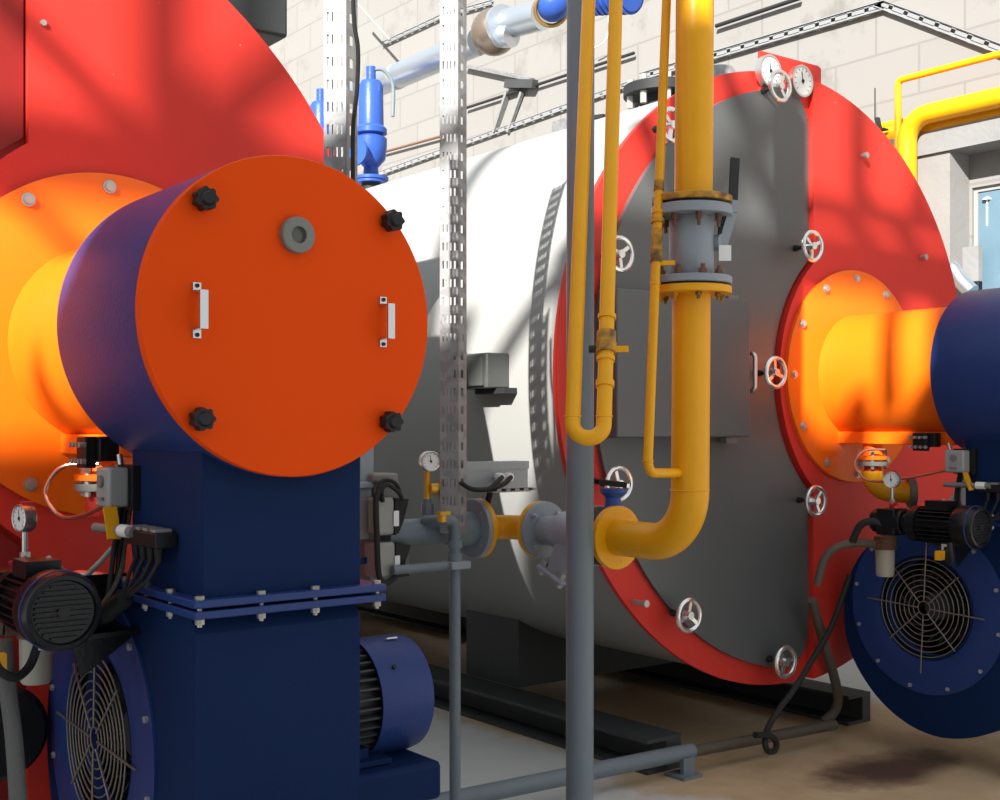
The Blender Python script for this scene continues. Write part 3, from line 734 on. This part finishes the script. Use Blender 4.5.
# butterfly valve behind the elbow flange
bv = thing('butterfly_valve', 'black wafer valve with blue neck and black lever behind the yellow elbow flange', 'valve', (GX, 2.61, .9))
M().lathe((GX, 2.577, PZ), (0, 1, 0), [(.03, 0), (.085, 0), (.085, .055), (.03, .055)], 40).build('body', RUBBER, bv)
M().cyl((GX + .01, 2.59, PZ + .07), (GX + .01, 2.59, PZ + .12), .026, .022, 24).build('neck', VALVEBLUE, bv)
M().cyl((GX + .01, 2.59, PZ + .115), (GX + .01, 2.59, PZ + .13), .024, .037, 24).cyl((GX + .01, 2.59, PZ + .13), (GX + .01, 2.59, PZ + .14), .038, seg=24).build('top_flange', VALVEBLUE, bv)
M().beam((GX + .045, 2.57, PZ + .15), (GX - .02, 2.62, PZ + .16), .035, .016).beam((GX - .02, 2.62, PZ + .16), (GX - .05, 2.69, PZ + .18), .026, .013).build('lever', BLACK, bv)
# strainer body
s = thing('strainer', 'grey cast Y strainer with bolted slanted cover between gas valve flanges', 'strainer', (GX, 2.85, .8))
M().lathe((GX, 0, PZ), (0, 1, 0), [(.03, 2.65), (.05, 2.65), (.05, 2.68), (.064, 2.72), (.064, 2.79), (.046, 2.84), (.046, 2.89), (.03, 2.89)], 36).build('body', GREYVALVE, s)
flange(s, (GX, 2.652, PZ), (0, -1, 0), .088, .016, GREYVALVE, 4, .07, ZINC, .03, .02)
flange(s, (GX, 2.884, PZ), (0, 1, 0), .088, .016, GREYVALVE, 4, .068, ZINC, .03, .02, phase=.75)
# slanted leg
dl = Vector((-.1, .35, -.9)).normalized(); q = Vector((GX, 2.74, PZ))
M().cyl(q, q + dl * .13, .055, .05, 28).build('basket_leg', GREYVALVE, s)
cvr = M().obox(q + dl * .135, Vector((1, 0, 0)), dl.cross(Vector((1, 0, 0))), (.058, .062, .009)).build('cover', GREYVALVE, s, bevel=.008)
for i in (-1, 1):
    for j in (-1, 1):
        w_ = q + dl * .14 + Vector((1, 0, 0)) * .042 * i + dl.cross(Vector((1, 0, 0))) * .045 * j
        M().hexn(w_ - dl * .03, dl, .011, .045).build('bolt', ZINC, cvr)
# yellow elbow at the corner
e = thing('gas_elbow_pipe', 'short yellow bent pipe with two flanges between the grey flanged valves', 'pipe', (GX, 3.06, .9))
M().tube(bend_path([(GX - .12, 3.075, PZ), (GX, 3.075, PZ), (GX, 2.9, PZ)], .1, 10), .039, 32).build('pipe', YELLOW, e)
M().lathe((GX, 2.9, PZ), (0, 1, 0), [(.03, 0), (.089, 0), (.089, .016), (.03, .016)], 44).build('flange', YELLOW, e)
M().lathe((GX - .128, 3.075, PZ), (1, 0, 0), [(.03, 0), (.094, 0), (.094, .016), (.03, .016)], 44).build('flange', YELLOW, e)
# left: grey valve + pipe toward the burner
gp = thing('gas_supply_pipe', 'grey horizontal gas pipe leading left from the flange to the valve block', 'pipe', (2.1, 3.075, .9))
M().cyl((1.93, 3.075, PZ), (GX - .2, 3.075, PZ), .041, seg=32).cyl((GX - .24, 3.075, PZ), (GX - .21, 3.075, PZ), .046, seg=32).lathe((0, 3.075, PZ), (1, 0, 0), [(.046, GX - .21), (.055, GX - .18), (.055, GX - .144)], 32).build('pipe', GREYPIPE, gp)
flange(gp, (GX - .1275, 3.075, PZ), (-1, 0, 0), .094, .018, GREYVALVE, 4, .072, ZINC, .03, .02, phase=.8)
M().torus((GX - .232, 3.075, PZ), (1, 0, 0), .044, .003, 30, 8).build('collar', GREYPIPE, gp)
# small branch with brass cock and drop pipe
q = P(443, 522, y=2.98)
br = thing('test_branch', 'small grey branch pipe with brass cock dropping beside the perforated channel', 'pipe', (2.16, 3.0, 0))
dp = P(455, 540, y=2.98)
M().tube(bend_path([(q.x - .02, 3.05, q.z + .0), (q.x + .0, 2.98, q.z + .005), (dp.x, 2.98, q.z + .005), (dp.x, 2.98, 0)], [.02, .028]), .017, 20).build('pipe', GREYPIPE, br)
for pz in (.005, .045): M().cyl((dp.x, 2.98, q.z - .05 - pz), (dp.x, 2.98, q.z - .075 - pz), .0225, seg=24).build('union', GREYPIPE, br)
c0 = P(444, 518, y=2.95)
M().cyl((c0.x, 2.96, c0.z - .012), (c0.x, 2.96, c0.z + .012), .014).obox((c0.x, 2.95, c0.z + .014), (1, .2, 0), (0, 1, 0), (.022, .009, .005)).build('brass_cock', BRASSY, br)
hz = P(430, 567, y=2.98).z
M().cyl((dp.x, 2.98, hz), (1.9, 2.98, hz), .0135, seg=16).build('bypass_pipe', GREYPIPE, br)
M().box(dp.x - .032, dp.x + .04, 2.95, 3.01, hz - .012, hz + .012).build('pipe_clamp', GREYVALVE, br, bevel=.004)
# pressure gauge on the pipe
g0 = P(430, 461, y=3.05)
pg = thing('pressure_gauge', 'round white-faced pressure gauge with yellow cock on the grey gas pipe', 'gauge', (g0.x, 3.07, PZ + .04))
dial_gauge(pg, (g0.x, 3.06, g0.z), (-.35, -.9, 0), .031, .04, 'gauge_case')
M().cyl((g0.x, 3.065, PZ + .03), (g0.x, 3.065, PZ + .075), .017, seg=20).cyl((g0.x, 3.065, PZ + .075), (g0.x, 3.065, PZ + .1), .013, seg=20).cyl((g0.x, 3.065, PZ + .05), (g0.x, 3.065, PZ + .085), .02, seg=8).build('socket', GREYPIPE, pg)
M().cyl((g0.x, 3.065, PZ + .1), (g0.x, 3.065, g0.z - .03), .010, seg=16).cyl((g0.x - .004, 3.04, g0.z - .085), (g0.x + .025, 3.03, g0.z - .085), .017, seg=12).obox((g0.x + .028, 3.03, g0.z - .085), (1, 0, 0), (0, 0, 1), (.005, .03, .009)).build('cock', BRASSY, pg)

# valve block with two actuators next to the burner
vb = thing('gas_valve_block', 'gas valve block with two grey actuators and cables beside the near burner duct', 'valve', (1.86, 3.07, .8))
A = lambda px, py, y=3.05: P(px, py, y=y)
def pbox(m, px0, py0, px1, py1, y, dy):
    a = P(px0, py0, y=y); b = P(px1, py1, y=y); m.box(a.x, b.x, y, y + dy, b.z, a.z)
m = M(); pbox(m, 360, 446, 374, 483, 3.06, .07); pbox(m, 358, 482, 374, 488, 3.04, .1); pbox(m, 360, 488, 372, 500, 3.06, .07)
m.build('upper_spindle', GREYVALVE, vb, bevel=.004)
m = M(); pbox(m, 373, 474, 399, 482, 3.03, .12); pbox(m, 374, 482, 400, 500, 3.06, .06)
m.build('terminal_cover', CAST, vb, bevel=.006)
m = M(); pbox(m, 357, 498, 370, 540, 3.05, .08); pbox(m, 369, 497, 378, 585, 3.07, .06); pbox(m, 392, 520, 410, 575, 3.08, .05)
m.build('valve_body', CAST, vb, bevel=.006)
for (a0, a1, b0, b1) in ((377, 395, 498, 535), (378, 396, 543, 578)):
    m = M(); pbox(m, a0, b0, a1, b1, 3.0, .08)
    ac = m.build('actuator', CLEARISH, vb, bevel=.01)
    m = M(); p = [P(a1, b0, y=3.01), P(a1 + 15, b0 + 2, y=3.01), P(a1 + 8, b0 + 24, y=3.01), P(a1 + 14, b1 - 2, y=3.01), P(a1, b1, y=3.01)] if b0 > 520 else [P(a1, b0, y=3.01), P(a1 + 14, b0 + 1, y=3.01), P(a1 + 9, b0 + 22, y=3.01), P(a1 + 4, b1 - 2, y=3.01), P(a1, b1, y=3.01)]
    m.prism_y([(i.x, i.z) for i in p], 3.01, 3.08); m.build('actuator_hood', BLACK, ac)
    m = M(); pbox(m, a1 - 1, b0 + 13, a1 + 4, b0 + 28, 2.996, .006)
    m.build('label_strip', WHITE, ac)
for k, pts in enumerate((((381, 500), (378, 488), (385, 480), (396, 484), (401, 497)), ((383, 502), (382, 490), (388, 485), (398, 492), (403, 500)), ((380, 490), (376, 500), (377, 540), (379, 575), (386, 583), (396, 576)))):
    M().tube(smooth_path([P(*p_, y=3.0 - .006 * k) for p_ in pts], 8), .006 if k < 2 else .009, 10).build('cable', RUBBER, vb)
m = M(); pbox(m, 358, 558, 378, 563, 3.06, .02); m.build('impulse_line', BLUE, vb)
# galvanised wiring box in front of the boiler shell
tb = thing('wiring_box', 'small galvanised wiring box with black cables above the grey gas flange', 'box', (2.35, 3.05, 1.1))
a_ = P(466, 463, y=3.0); b_ = P(528, 488, y=3.0)
M().box(a_.x, b_.x, 3.0, 3.06, b_.z, a_.z).build('box', BOXZINC, tb, bevel=.002)
M().box(a_.x - .002, b_.x + .002, 2.997, 3.062, a_.z - .022, a_.z + .002).build('lid', BOXZINC, tb)
m = M()
for k in range(9):
    if k % 2 == 0: x = a_.x + .12 + k * .018; m.box(x, x + .018, 3.0, 3.06, b_.z - .008, b_.z)
m.box(a_.x + .1, b_.x + .01, 2.998, 3.062, b_.z - .011, b_.z - .007)
m.build('slotted_base', GALV, tb)
for px in (499, 508):
    q = P(px, 477, y=2.99); M().cyl((q.x, 3.0, q.z), (q.x, 2.975, q.z), .014, seg=8).build('cable_gland', WHITE, tb)
    M().tube(smooth_path([(q.x, 2.975, q.z), P(px - 4, 484, y=2.955), P(488, 489, y=2.95), P(472, 489, y=2.95), P(460, 482, y=2.97)], 8), .0075, 10).build('cable', RUBBER, tb)
M().cyl((a_.x + .12, 3.03, b_.z), (a_.x + .12, 3.05, PZ + .08), .01).build('support', DARK, tb)

# ================================================================== THIN YELLOW PIPES, POLE
def thin(name, label, pts, R, r, extra=None):
    t = thing(name, label, 'pipe', pts[-1])
    M().tube(bend_path(pts, R, 12), r, 20).build('pipe', YELLOW, t)
    return t
def dl_(px0, py0, d0): return P(px0, py0, d=d0)
pL0 = dl_(591, -60, 3.22); pL1 = dl_(572, 438, 2.72); pR1 = dl_(603.5, 438, 2.72); pR0 = dl_(617.5, -60, 3.22)
u_ = thing('gas_loop_pipe', 'slim yellow pipe bent into a U in front of the grey pole', 'pipe', pL1)
M().tube(bend_path([pL0, pL1, pR1, pR0], .035, 12), .0178, 24).build('pipe', YELLOW, u_)
def along(a, b, py):
    f = (py - (HY - (a.z - CAMH) * FPX / (a.x * SN + a.y * CN))) ; 
    lo, hi = 0., 1.
    for _ in range(40):
        mid = (lo + hi) / 2; p = a.lerp(b, mid); y = HY - (p.z - CAMH) * FPX / (p.x * SN + p.y * CN)
        if y < py: lo = mid
        else: hi = mid
    return a.lerp(b, lo)
for (py, h, rr, mt_) in ((317, 4, .0215, YELLOW), (338, 12, .0225, YELLOWWORN), (348, 10, .0245, YELLOWWORN), (359, 4, .0215, YELLOW), (384, 6, .0215, YELLOW)):
    a = along(pR0, pR1, py - h / 2); b = along(pR0, pR1, py + h / 2); M().cyl(a, b, rr, seg=24).build('collar', mt_, u_)
a = along(pR0, pR1, 349)
M().beam(a, a + Vector((.79, -.61, 0)) * .052, .012, .014).build('cock_lever', YELLOW, u_)
M().cyl(a, a - Vector((.79, -.61, 0)) * .04, .009).build('cock_nut', DARK, u_)
for p_ in (pL1, pR1):
    q = along(pL0 if p_ is pL1 else pR0, p_, 416); M().torus(q, (0, 0, 1), .0188, .0018, 20, 6).build('weld', YELLOW, u_)
p0 = dl_(669, -60, 3.35); p1 = dl_(647.5, 473, 3.1)
p2 = Vector((GX - .03, RY, p1.z - .02))
p2 = dl_(684, 473, 3.26)
t_ = thing('bypass_pipe', 'slimmest yellow pipe running down left of the thick pipe and into it', 'pipe', p1)
M().tube(bend_path([p0, p1, p2], .03, 10), .0125, 20).build('pipe', YELLOW, t_)
for (py, h, rr, mt_) in ((212, 3, .0165, YELLOW), (221, 4, .019, YELLOWWORN), (240, 22, .0150, YELLOWWORN), (257, 10, .0175, YELLOWWORN), (284, 2, .0145, YELLOW), (461, 2, .0145, YELLOW), (186, 10, .0145, YELLOWWORN)):
    a = along(p0, p1, py - h / 2); b = along(p0, p1, py + h / 2); M().cyl(a, b, rr, seg=20).build('collar', mt_, t_)
a = along(p0, p1, 263)
M().beam(a, a + Vector((.79, -.61, 0)) * .05, .012, .012).build('cock_lever', YELLOW, t_)
# grey pole
pp = P(579.5, 700, d=3.4)
o = M().cyl((pp.x, pp.y, 0), (pp.x + .008, pp.y, 4.5), .039, seg=36).cyl((pp.x, pp.y, 0), (pp.x, pp.y, .012), .09, seg=30).build('support_pole', GREYPIPE)
tag(o, 'round grey vertical pole from the floor, behind the yellow U pipe', 'pole')
# pipe lying along the floor
fp = thing('floor_pipe', 'grey pipe lying low across the floor in front of the boiler skid', 'pipe', (2.9, 3.27, 0))
fpp = [(1.9, 3.25, .082), (3.35, 3.165, .082), (4.15, 3.12, .07)]
M().tube([fpp[0], fpp[1]], .03, 20).build('pipe', GREYPIPE, fp)
M().tube([(3.34, 3.166, .08), fpp[2]], .022, 16).build('extension', BRAIDED, fp)
M().box(3.24, 3.34, 3.1, 3.2, 0, .012).box(3.27, 3.33, 3.13, 3.15, 0, .07).build('floor_bracket', GREYPIPE, fp)
# hose standing in front of the skid and coiled cable
hp = [(812, 600), (818, 622), (826, 650), (835, 680), (838, 700), (834, 712), (824, 722)]
tag(M().tube(smooth_path([P(a, b, y=3.08 + .02 * i) for i, (a, b) in enumerate(hp)], 8), .02, 12).build('flexible_hose', BRAIDED), 'ribbed grey hose hanging down to the floor in front of the right skid rail', 'hose')
hp = [(850, 575), (832, 625), (812, 660), (795, 688), (780, 708), (768, 728), (765, 742), (768, 751), (775, 750), (776, 742), (770, 736), (755, 735)]
tag(M().tube(smooth_path([P(a, b, y=3.05) if b < 735 else P(a, b, y=3.0) for a, b in hp], 8), .012, 10).build('power_cable', RUBBER), 'thin black cable looping down to a small coil on the floor', 'cable')
cl = [P(4, 640, y=2.5), P(8, 690, y=2.5), P(14, 740, y=2.45), P(18, 800, y=2.4), P(20, 860, y=2.35)]
tag(M().tube(smooth_path(cl, 8), .017, 12).build('oil_hose', HOSEGREY), 'thick grey hose hanging at the extreme left below the black pump motor', 'hose')
# dark drain hose under the near boiler
q = P(2, 735, y=3.0)
tag(M().lathe((q.x, 3.0, q.z), (0, 1, 0), [(0, .0), (.1, .0), (.115, .02), (.115, .1), (0, .1)], 40).build('inspection_cover', BLACKMETAL), 'black round cover behind the hanging hose, low at the left', 'cover')

# ================================================================== GALVANISED CHANNELS
def channel(name, label, px0, px1, pxs, d, ztop, zbot, lean_=0.):
    """vertical perforated channel: wide slotted face px0..px1, side flange px1..pxs"""
    u = Vector((CN, -SN, 0)); f = Vector((SN, CN, 0))
    def at(px, z, dd): return f * dd + u * ((px - 500) / FPX * dd) + Vector((0, 0, z))
    w = (px1 - px0) / FPX * d; s = (pxs - px1) / FPX * d
    t = thing(name, label, 'channel', at((px0 + px1) / 2, zbot, d))
    A0 = at(px0, 0, d); B0 = at(px1, 0, d); ex = (B0 - A0).normalized()
    sd = (f * .8 + u * .6).normalized()        # side flange direction, going back and right
    # slotted face: plate split around slots
    def plate(p, e, wd, slots, name_):
        m = M(); th = .0025; nrm = e.cross(Vector((0, 0, 1)))
        def rect(u0, u1, z0, z1): 
            c = p + e * (u0 + u1) / 2 + Vector((0, 0, (z0 + z1) / 2)); m.obox(c, e, (0, 0, 1), ((u1 - u0) / 2, (z1 - z0) / 2, th / 2))
        z = zbot; P_ = .055
        while z < ztop:
            # row of slots between z and z+.075
            rect(0, wd, z, z + P_ - .024)
            xs = [0.]
            for (c_, sw) in slots: xs += [wd * c_ - sw / 2, wd * c_ + sw / 2]
            xs.append(wd)
            for i in range(0, len(xs) - 1, 2): rect(xs[i], xs[i + 1], z + P_ - .024, z + P_)
            z += P_
        return m.build(name_, GALV, t)
    plate(A0, ex, w, [(.18, .005), (.4, .004), (.6, .004), (.82, .005)], 'slotted_face')
    plate(B0, sd, s / .75 + .01, [(.45, .012)], 'side_flange')
    plate(A0, sd, .03, [(.5, .01)], 'side_flange')
    return t
channel('perforated_channel', 'galvanised perforated channel behind the top of the orange cover, in front of red plate', 324, 346, 355, 2.95, 2.5, 1.6)
channel('perforated_channel', 'tall galvanised perforated channel standing clear in front of the cream shell', 440, 458, 465.5, 3.66, 2.75, .98)
# cable along the first channel
tag(M().tube(smooth_path([P(352, -40, d=2.93), P(354, 20, d=2.93), P(358, 50, d=2.93), P(357, 90, d=2.93), P(353, 130, d=2.93), P(353, 200, d=2.93)], 8), .0055, 8).build('control_cable', RUBBER), 'black cable running down beside the channel behind the orange cover', 'cable')

# ================================================================== THINGS ABOVE BOILER 2
def safety_valve(px, label):
    k = 3.98 / P(px, 178, x=3.98).x
    b = P(px, 178, x=3.98); y = b.y; X = 3.98
    t = thing('safety_valve', label, 'valve', (X, y, 2.72), 'blue safety valves on the boiler crown')
    M().cyl((X, y, 2.68), (X, y, 2.84), .06, seg=24).build('nozzle', DARK, t)
    M().lathe((X, y, 2.86), (0, 0, 1), [(0, -.03), (.1, -.03), (.1, -.015), (.11, -.01), (.11, .008), (.05, .012), (.045, .07), (.09, .12), (.1, .2), (.1, .25), (.07, .27), (.1, .28), (.1, .31), (.08, .33), (.075, .58), (.06, .61), (.03, .615), (.03, .7), (.0, .705)], 36).build('body', VALVEBLUE, t)
    M().cyl((X - .06, y - .02, 3.0), (X - .14, y - .05, 3.0), .06, seg=24).cyl((X - .13, y - .046, 3.0), (X - .145, y - .052, 3.0), .085, seg=28).build('outlet', VALVEBLUE, t)
    M().tube(smooth_path([(X, y, 3.54), (X + .06, y - .05, 3.54), (X + .11, y - .08, 3.45), (X + .11, y - .08, 3.25)], 8), .012, 10).build('lifting_lever', GREYPIPE, t)
    return t
safety_valve(371, 'blue safety valve on the boiler crown, between the two perforated channels')
safety_valve(321, 'blue safety valve almost hidden behind the left perforated channel')
XP = 4.25
zp = P(400, 75, x=XP).z
sp_ = thing('clad_pipe', 'silver metal-clad pipe running high above the boiler crown', 'pipe', (XP, 6, 3.35))
a = P(370, 83, x=XP); b = P(478, 50, x=XP)
M().cyl((XP, 10, zp), (XP, P(478, 50, x=XP).y, zp), .08, seg=32).build('cladding', CLADDING, sp_)
for y in (6.6, 7.7): M().cyl((XP, y, zp), (XP, y + .03, zp), .083, seg=32).build('band', ZINC, sp_)
rb = P(494, 32, x=XP)
t = thing('pump_dome', 'brown-tinted round metal dome valve on the silver clad pipe', 'valve', (XP, rb.y, rb.z - .14))
M().sphere((XP, rb.y, rb.z), .135, 32, 16).build('dome', RUSTBALL, t)
c1 = P(540, 14, x=XP)
m = M(); m.cyl((XP, rb.y - .05, rb.z + .02), (XP + .05, c1.y + .05, c1.z + .02), .085, seg=24).cyl((XP - .02, rb.y - .06, rb.z - .04), (XP, c1.y + .25, rb.z - .06), .07, seg=24)
m.build('outlet_pipe', CLADDING, t)
M().cyl((XP - .02, rb.y - .1, rb.z), (XP - .02, rb.y - .13, rb.z), .12, seg=30).build('collar', CLADDING, t)
c2 = P(553, 5, x=XP)
t = thing('circulation_pump', 'blue ball-shaped pump with brass rim at the top edge', 'pump', (c2.x, c2.y, c2.z - .12))
M().sphere((c2.x, c2.y, c2.z), .09, 28, 14).build('casing', VALVEBLUE, t)
M().torus((c2.x - .01, c2.y, c2.z - .02), (.4, .8, .5), .092, .012, 36, 10).build('rim', BRASS, t)
c3 = P(606, 2, x=XP)
t = thing('pump_motor', 'ribbed blue motor at the top edge behind the yellow U pipe', 'motor', (c3.x, c3.y, c3.z - .08))
m = M(); dd = (P(640, -6, x=XP) - P(590, 2, x=XP)).normalized(); q0 = P(592, -2, x=XP); q1 = P(632, -4, x=XP)
m.cyl(q0, q1, .075, seg=28)
for k in range(7): 
    q = q0.lerp(q1, .1 + k * .14); m.cyl(q, q + (q1 - q0).normalized() * .012, .09, seg=28)
m.build('finned_body', VALVEBLUE, t)
M().cyl(q0 - (q1 - q0).normalized() * .06, q0, .05, seg=24).build('shaft_end', VALVEBLUE, t)

# struts / trays near the wall
def strut(name, label, pts, x=None, wd=.04, mt_=PALEZINC, r=None, group=None, cat='strut'):
    pts = [P(px, py, x=(xx if xx else x)) for px, py, xx in pts]
    m = M()
    for a_, b_ in zip(pts, pts[1:]):
        if r: m.cyl(a_, b_, r, seg=10)
        else:
            dirn = (b_ - a_).normalized(); L_ = (b_ - a_).length; n_ = max(2, int(L_ / .12))
            sidev = dirn.cross(Vector((0, 0, 1))).normalized(); upv = sidev.cross(dirn)
            # C-section with rectangular holes in the web
            for s in (-1, 1): m.obox((a_ + b_) / 2 + upv * s * wd / 2, dirn, sidev, (L_ / 2, wd * .22, .003)) 
            for s in (-1, 1): m.obox((a_ + b_) / 2 + upv * s * wd * .36, dirn, upv, (L_ / 2, wd * .14, .003))
            for i in range(n_):
                c_ = a_ + dirn * (i + .5) * L_ / n_; m.obox(c_, dirn, upv, (L_ / n_ * .36, wd * .3, .003))
    o = m.build(name, mt_)
    return tag(o, label, cat, group)
strut('wall_strut', 'perforated galvanised strut sloping up behind the yellow pipes', [(378, 174, 0), (634, 82, 0)], x=6.375, wd=.038)
strut('cable_tray', 'galvanised slotted tray running above the grey-doored boiler to a corner', [(640, 77, 0), (884, 5, 0)], x=6.375, wd=.055)
strut('cable_tray', 'galvanised slotted tray leg sloping down right from the corner to the edge', [(876, 2, 6.375), (1004, 50, 6.375)], wd=.05)
strut('conduit', 'thin dark conduit line high on the wall between the channels and pipes', [(466, 108, 0), (634, 53, 0)], x=6.36, r=.012, mt_=DARK, cat='conduit')
strut('conduit', 'thin dark conduit along the top of the wall, right of the thick pipe', [(716, 26, 0), (800, -2, 0)], x=6.36, r=.014, mt_=DARK, cat='conduit')
strut('conduit', 'thin conduit low on the wall beside the blue safety valve', [(384, 152, 0), (442, 136, 0)], x=6.36, r=.012, mt_=RUST, cat='conduit')
strut('wall_strut', 'galvanised strut near the top edge left of the dome valve', [(382, 44, 0), (442, 16, 0), (492, 2, 0)], x=6.375, wd=.038)
strut('hanger_rod', 'thin diagonal hanger rod at the top between the channels', [(356, 2, 0), (390, 40, 0)], x=6.1, r=.012, mt_=ZINC, cat='rod')
t = thing('wall_bracket', 'grey metal wall bracket with sloping braces right of the tall channel', 'bracket', P(510, 90, x=6.3))
m = M(); m.beam(P(466, 66, x=6.36), P(533, 80, x=6.36), .04, .03); m.build('arm', GALV, t)
m = M(); m.beam(P(507, 84, x=6.35), P(535, 84, x=6.35), .06, .07); m.build('foot', DARKBEAM, t)
m = M(); m.beam(P(495, 132, x=6.38), P(508, 92, x=6.37), .05, .03).beam(P(508, 132, x=6.38), P(522, 92, x=6.37), .03, .03); m.build('brace', CONCRETE, t)
t = thing('strut_end_bracket', 'small bent metal bracket on the wall behind the yellow U pipe', 'bracket', P(600, 110, x=6.3))
m = M(); a_ = P(553, 120, x=6.3); b_ = P(572, 131, x=6.3); m.obox((a_ + b_) / 2, (0, 1, 0), (0, 0, 1), (abs(a_.y - b_.y) / 2, .05, .01)); m.build('plate', GALV, t)
m = M(); m.beam(P(590, 118, x=6.3), P(604, 116, x=6.3), .03, .03).beam(P(602, 117, x=6.3), P(602, 106, x=6.3), .04, .03); m.build('hook', DARK, t)
# wires on the wall
tag(M().tube(smooth_path([P(608, 14, x=6.3), P(609, 30, x=6.3), P(604, 42, x=6.3), P(594, 48, x=6.3)], 6), .006, 6).build('wall_wire', WHITE), 'thin pale wire curling down the wall behind the yellow U pipe', 'wire')

# ================================================================== YELLOW PIPES ON THE WALL
def wallpipe(name, label, pts, R, r, k=10):
    return tag(M().tube(bend_path(pts, R, k), r, 28).build(name, YELLOW), label, 'pipe')
xw = 6.27
a = P(870, 151, x=xw); b = P(1000, 132, x=xw)
tag(M().cyl((xw, 2.0, 3.02), (xw, 5.3, 3.02 - .0), .083, seg=32).build('gas_main_pipe', YELLOW), 'fattest yellow wall pipe running level to the right, rearmost of the group', 'pipe')
xt = 6.13
q = P(907, 96, x=xt); zz = P(1000, 97, x=xt).z
wallpipe('gas_branch_pipe', 'thick yellow wall pipe bending down behind the right edge of the big boiler', [(xt, 2.0, zz), (xt, P(907, 110, x=xt).y, zz), (xt, P(907, 110, x=xt).y, .6)], .14, .056, 14)
xs_ = 6.12
q = P(898, 80, x=xs_)
wallpipe('gas_vent_pipe', 'thin yellow wall pipe with a sharp bend above the thick one', [(xs_, 2.0, P(1000, 54, x=xs_).z), (xs_, q.y, P(900, 80, x=xs_).z), (xs_, q.y, 1.2)], .03, .0195, 8)
q0 = P(873, 128, x=6.32); q1 = P(1000, 102, x=6.32)
tag(M().cyl(q0 + (q0 - q1) * .3, q1 + (q1 - q0) * .3, .022, seg=16).build('gas_pilot_pipe', YELLOW), 'thin level yellow wall pipe between the two thick ones', 'pipe')
t = thing('pipe_clip', 'small metal clip standing on the fattest yellow wall pipe', 'clip', P(879, 130, x=6.1))
m = M(); m.beam(P(877, 118, x=6.15), P(880, 131, x=6.15), .03, .02).beam(P(875, 131, x=6.15), P(886, 129, x=6.15), .05, .01); m.build('bracket', DARK, t)
M().cyl(P(875, 88, x=6.15), P(875, 118, x=6.15), .004, seg=6).build('rod', DARK, t)
# silver bracket low right by the wall
t = thing('wall_heater_pipe', 'shiny foil-wrapped elbow on the wall right of the big boiler', 'pipe', P(955, 285, x=6.3))
m = M(); m.tube(smooth_path([P(944, 262, x=6.3), P(952, 268, x=6.25), P(960, 280, x=6.25), P(972, 292, x=6.25)], 6), .045, 14); m.build('wrapped_pipe', CLADDING, t)
M().obox(P(958, 266, x=6.35), (0, 1, 0), (0, 0, 1), (.14, .1, .02)).build('backplate', CONCRETE, t)
# small white fitting on the window pane
t = thing('window_fitting', 'small white capped rod fitting on the bluish window pane at the right edge', 'fitting', P(984, 222, x=6.43))
M().cyl(P(987, 226, x=6.43), P(987, 200, x=6.43), .005, seg=8).build('rod', WHITE, t)
M().lathe(P(987, 200, x=6.43), (0, 0, 1), [(.028, 0), (.02, .012), (0, .02)], 16).build('cap', WHITE, t)

# ================================================================== LIGHT, WORLD, CAMERA
sun = bpy.data.lights.new('sun', 'SUN'); sun.energy = 12.5; sun.angle = math.radians(.6); sun.color = (1, .965, .92)
so = bpy.data.objects.new('sun', sun); C.objects.link(so)
so.rotation_euler = Vector((SX, SY, SZ)).to_track_quat('-Z', 'Y').to_euler()
so.location = (-8, -6, 8)
wd = bpy.data.worlds.new('sky'); bpy.context.scene.world = wd; wd.use_nodes = True
bg = wd.node_tree.nodes['Background']; bg.inputs[0].default_value = (.86, .93, 1, 1); bg.inputs[1].default_value = .97

cam = bpy.data.cameras.new('camera'); co = bpy.data.objects.new('camera', cam); C.objects.link(co)
cam.sensor_width = 36; cam.lens = FPX * 36 / 1000; cam.sensor_fit = 'HORIZONTAL'
cam.shift_y = (HY - 400) / 1000
co.location = (0, 0, CAMH); co.rotation_euler = (PI / 2, 0, -PH)
cam.clip_start = .05; cam.clip_end = 100
sc = bpy.context.scene; sc.camera = co
sc.view_settings.view_transform = 'Standard'; sc.view_settings.look = 'None'
sc.view_settings.exposure = 0; sc.view_settings.gamma = 1; sc.view_settings.use_curve_mapping = False
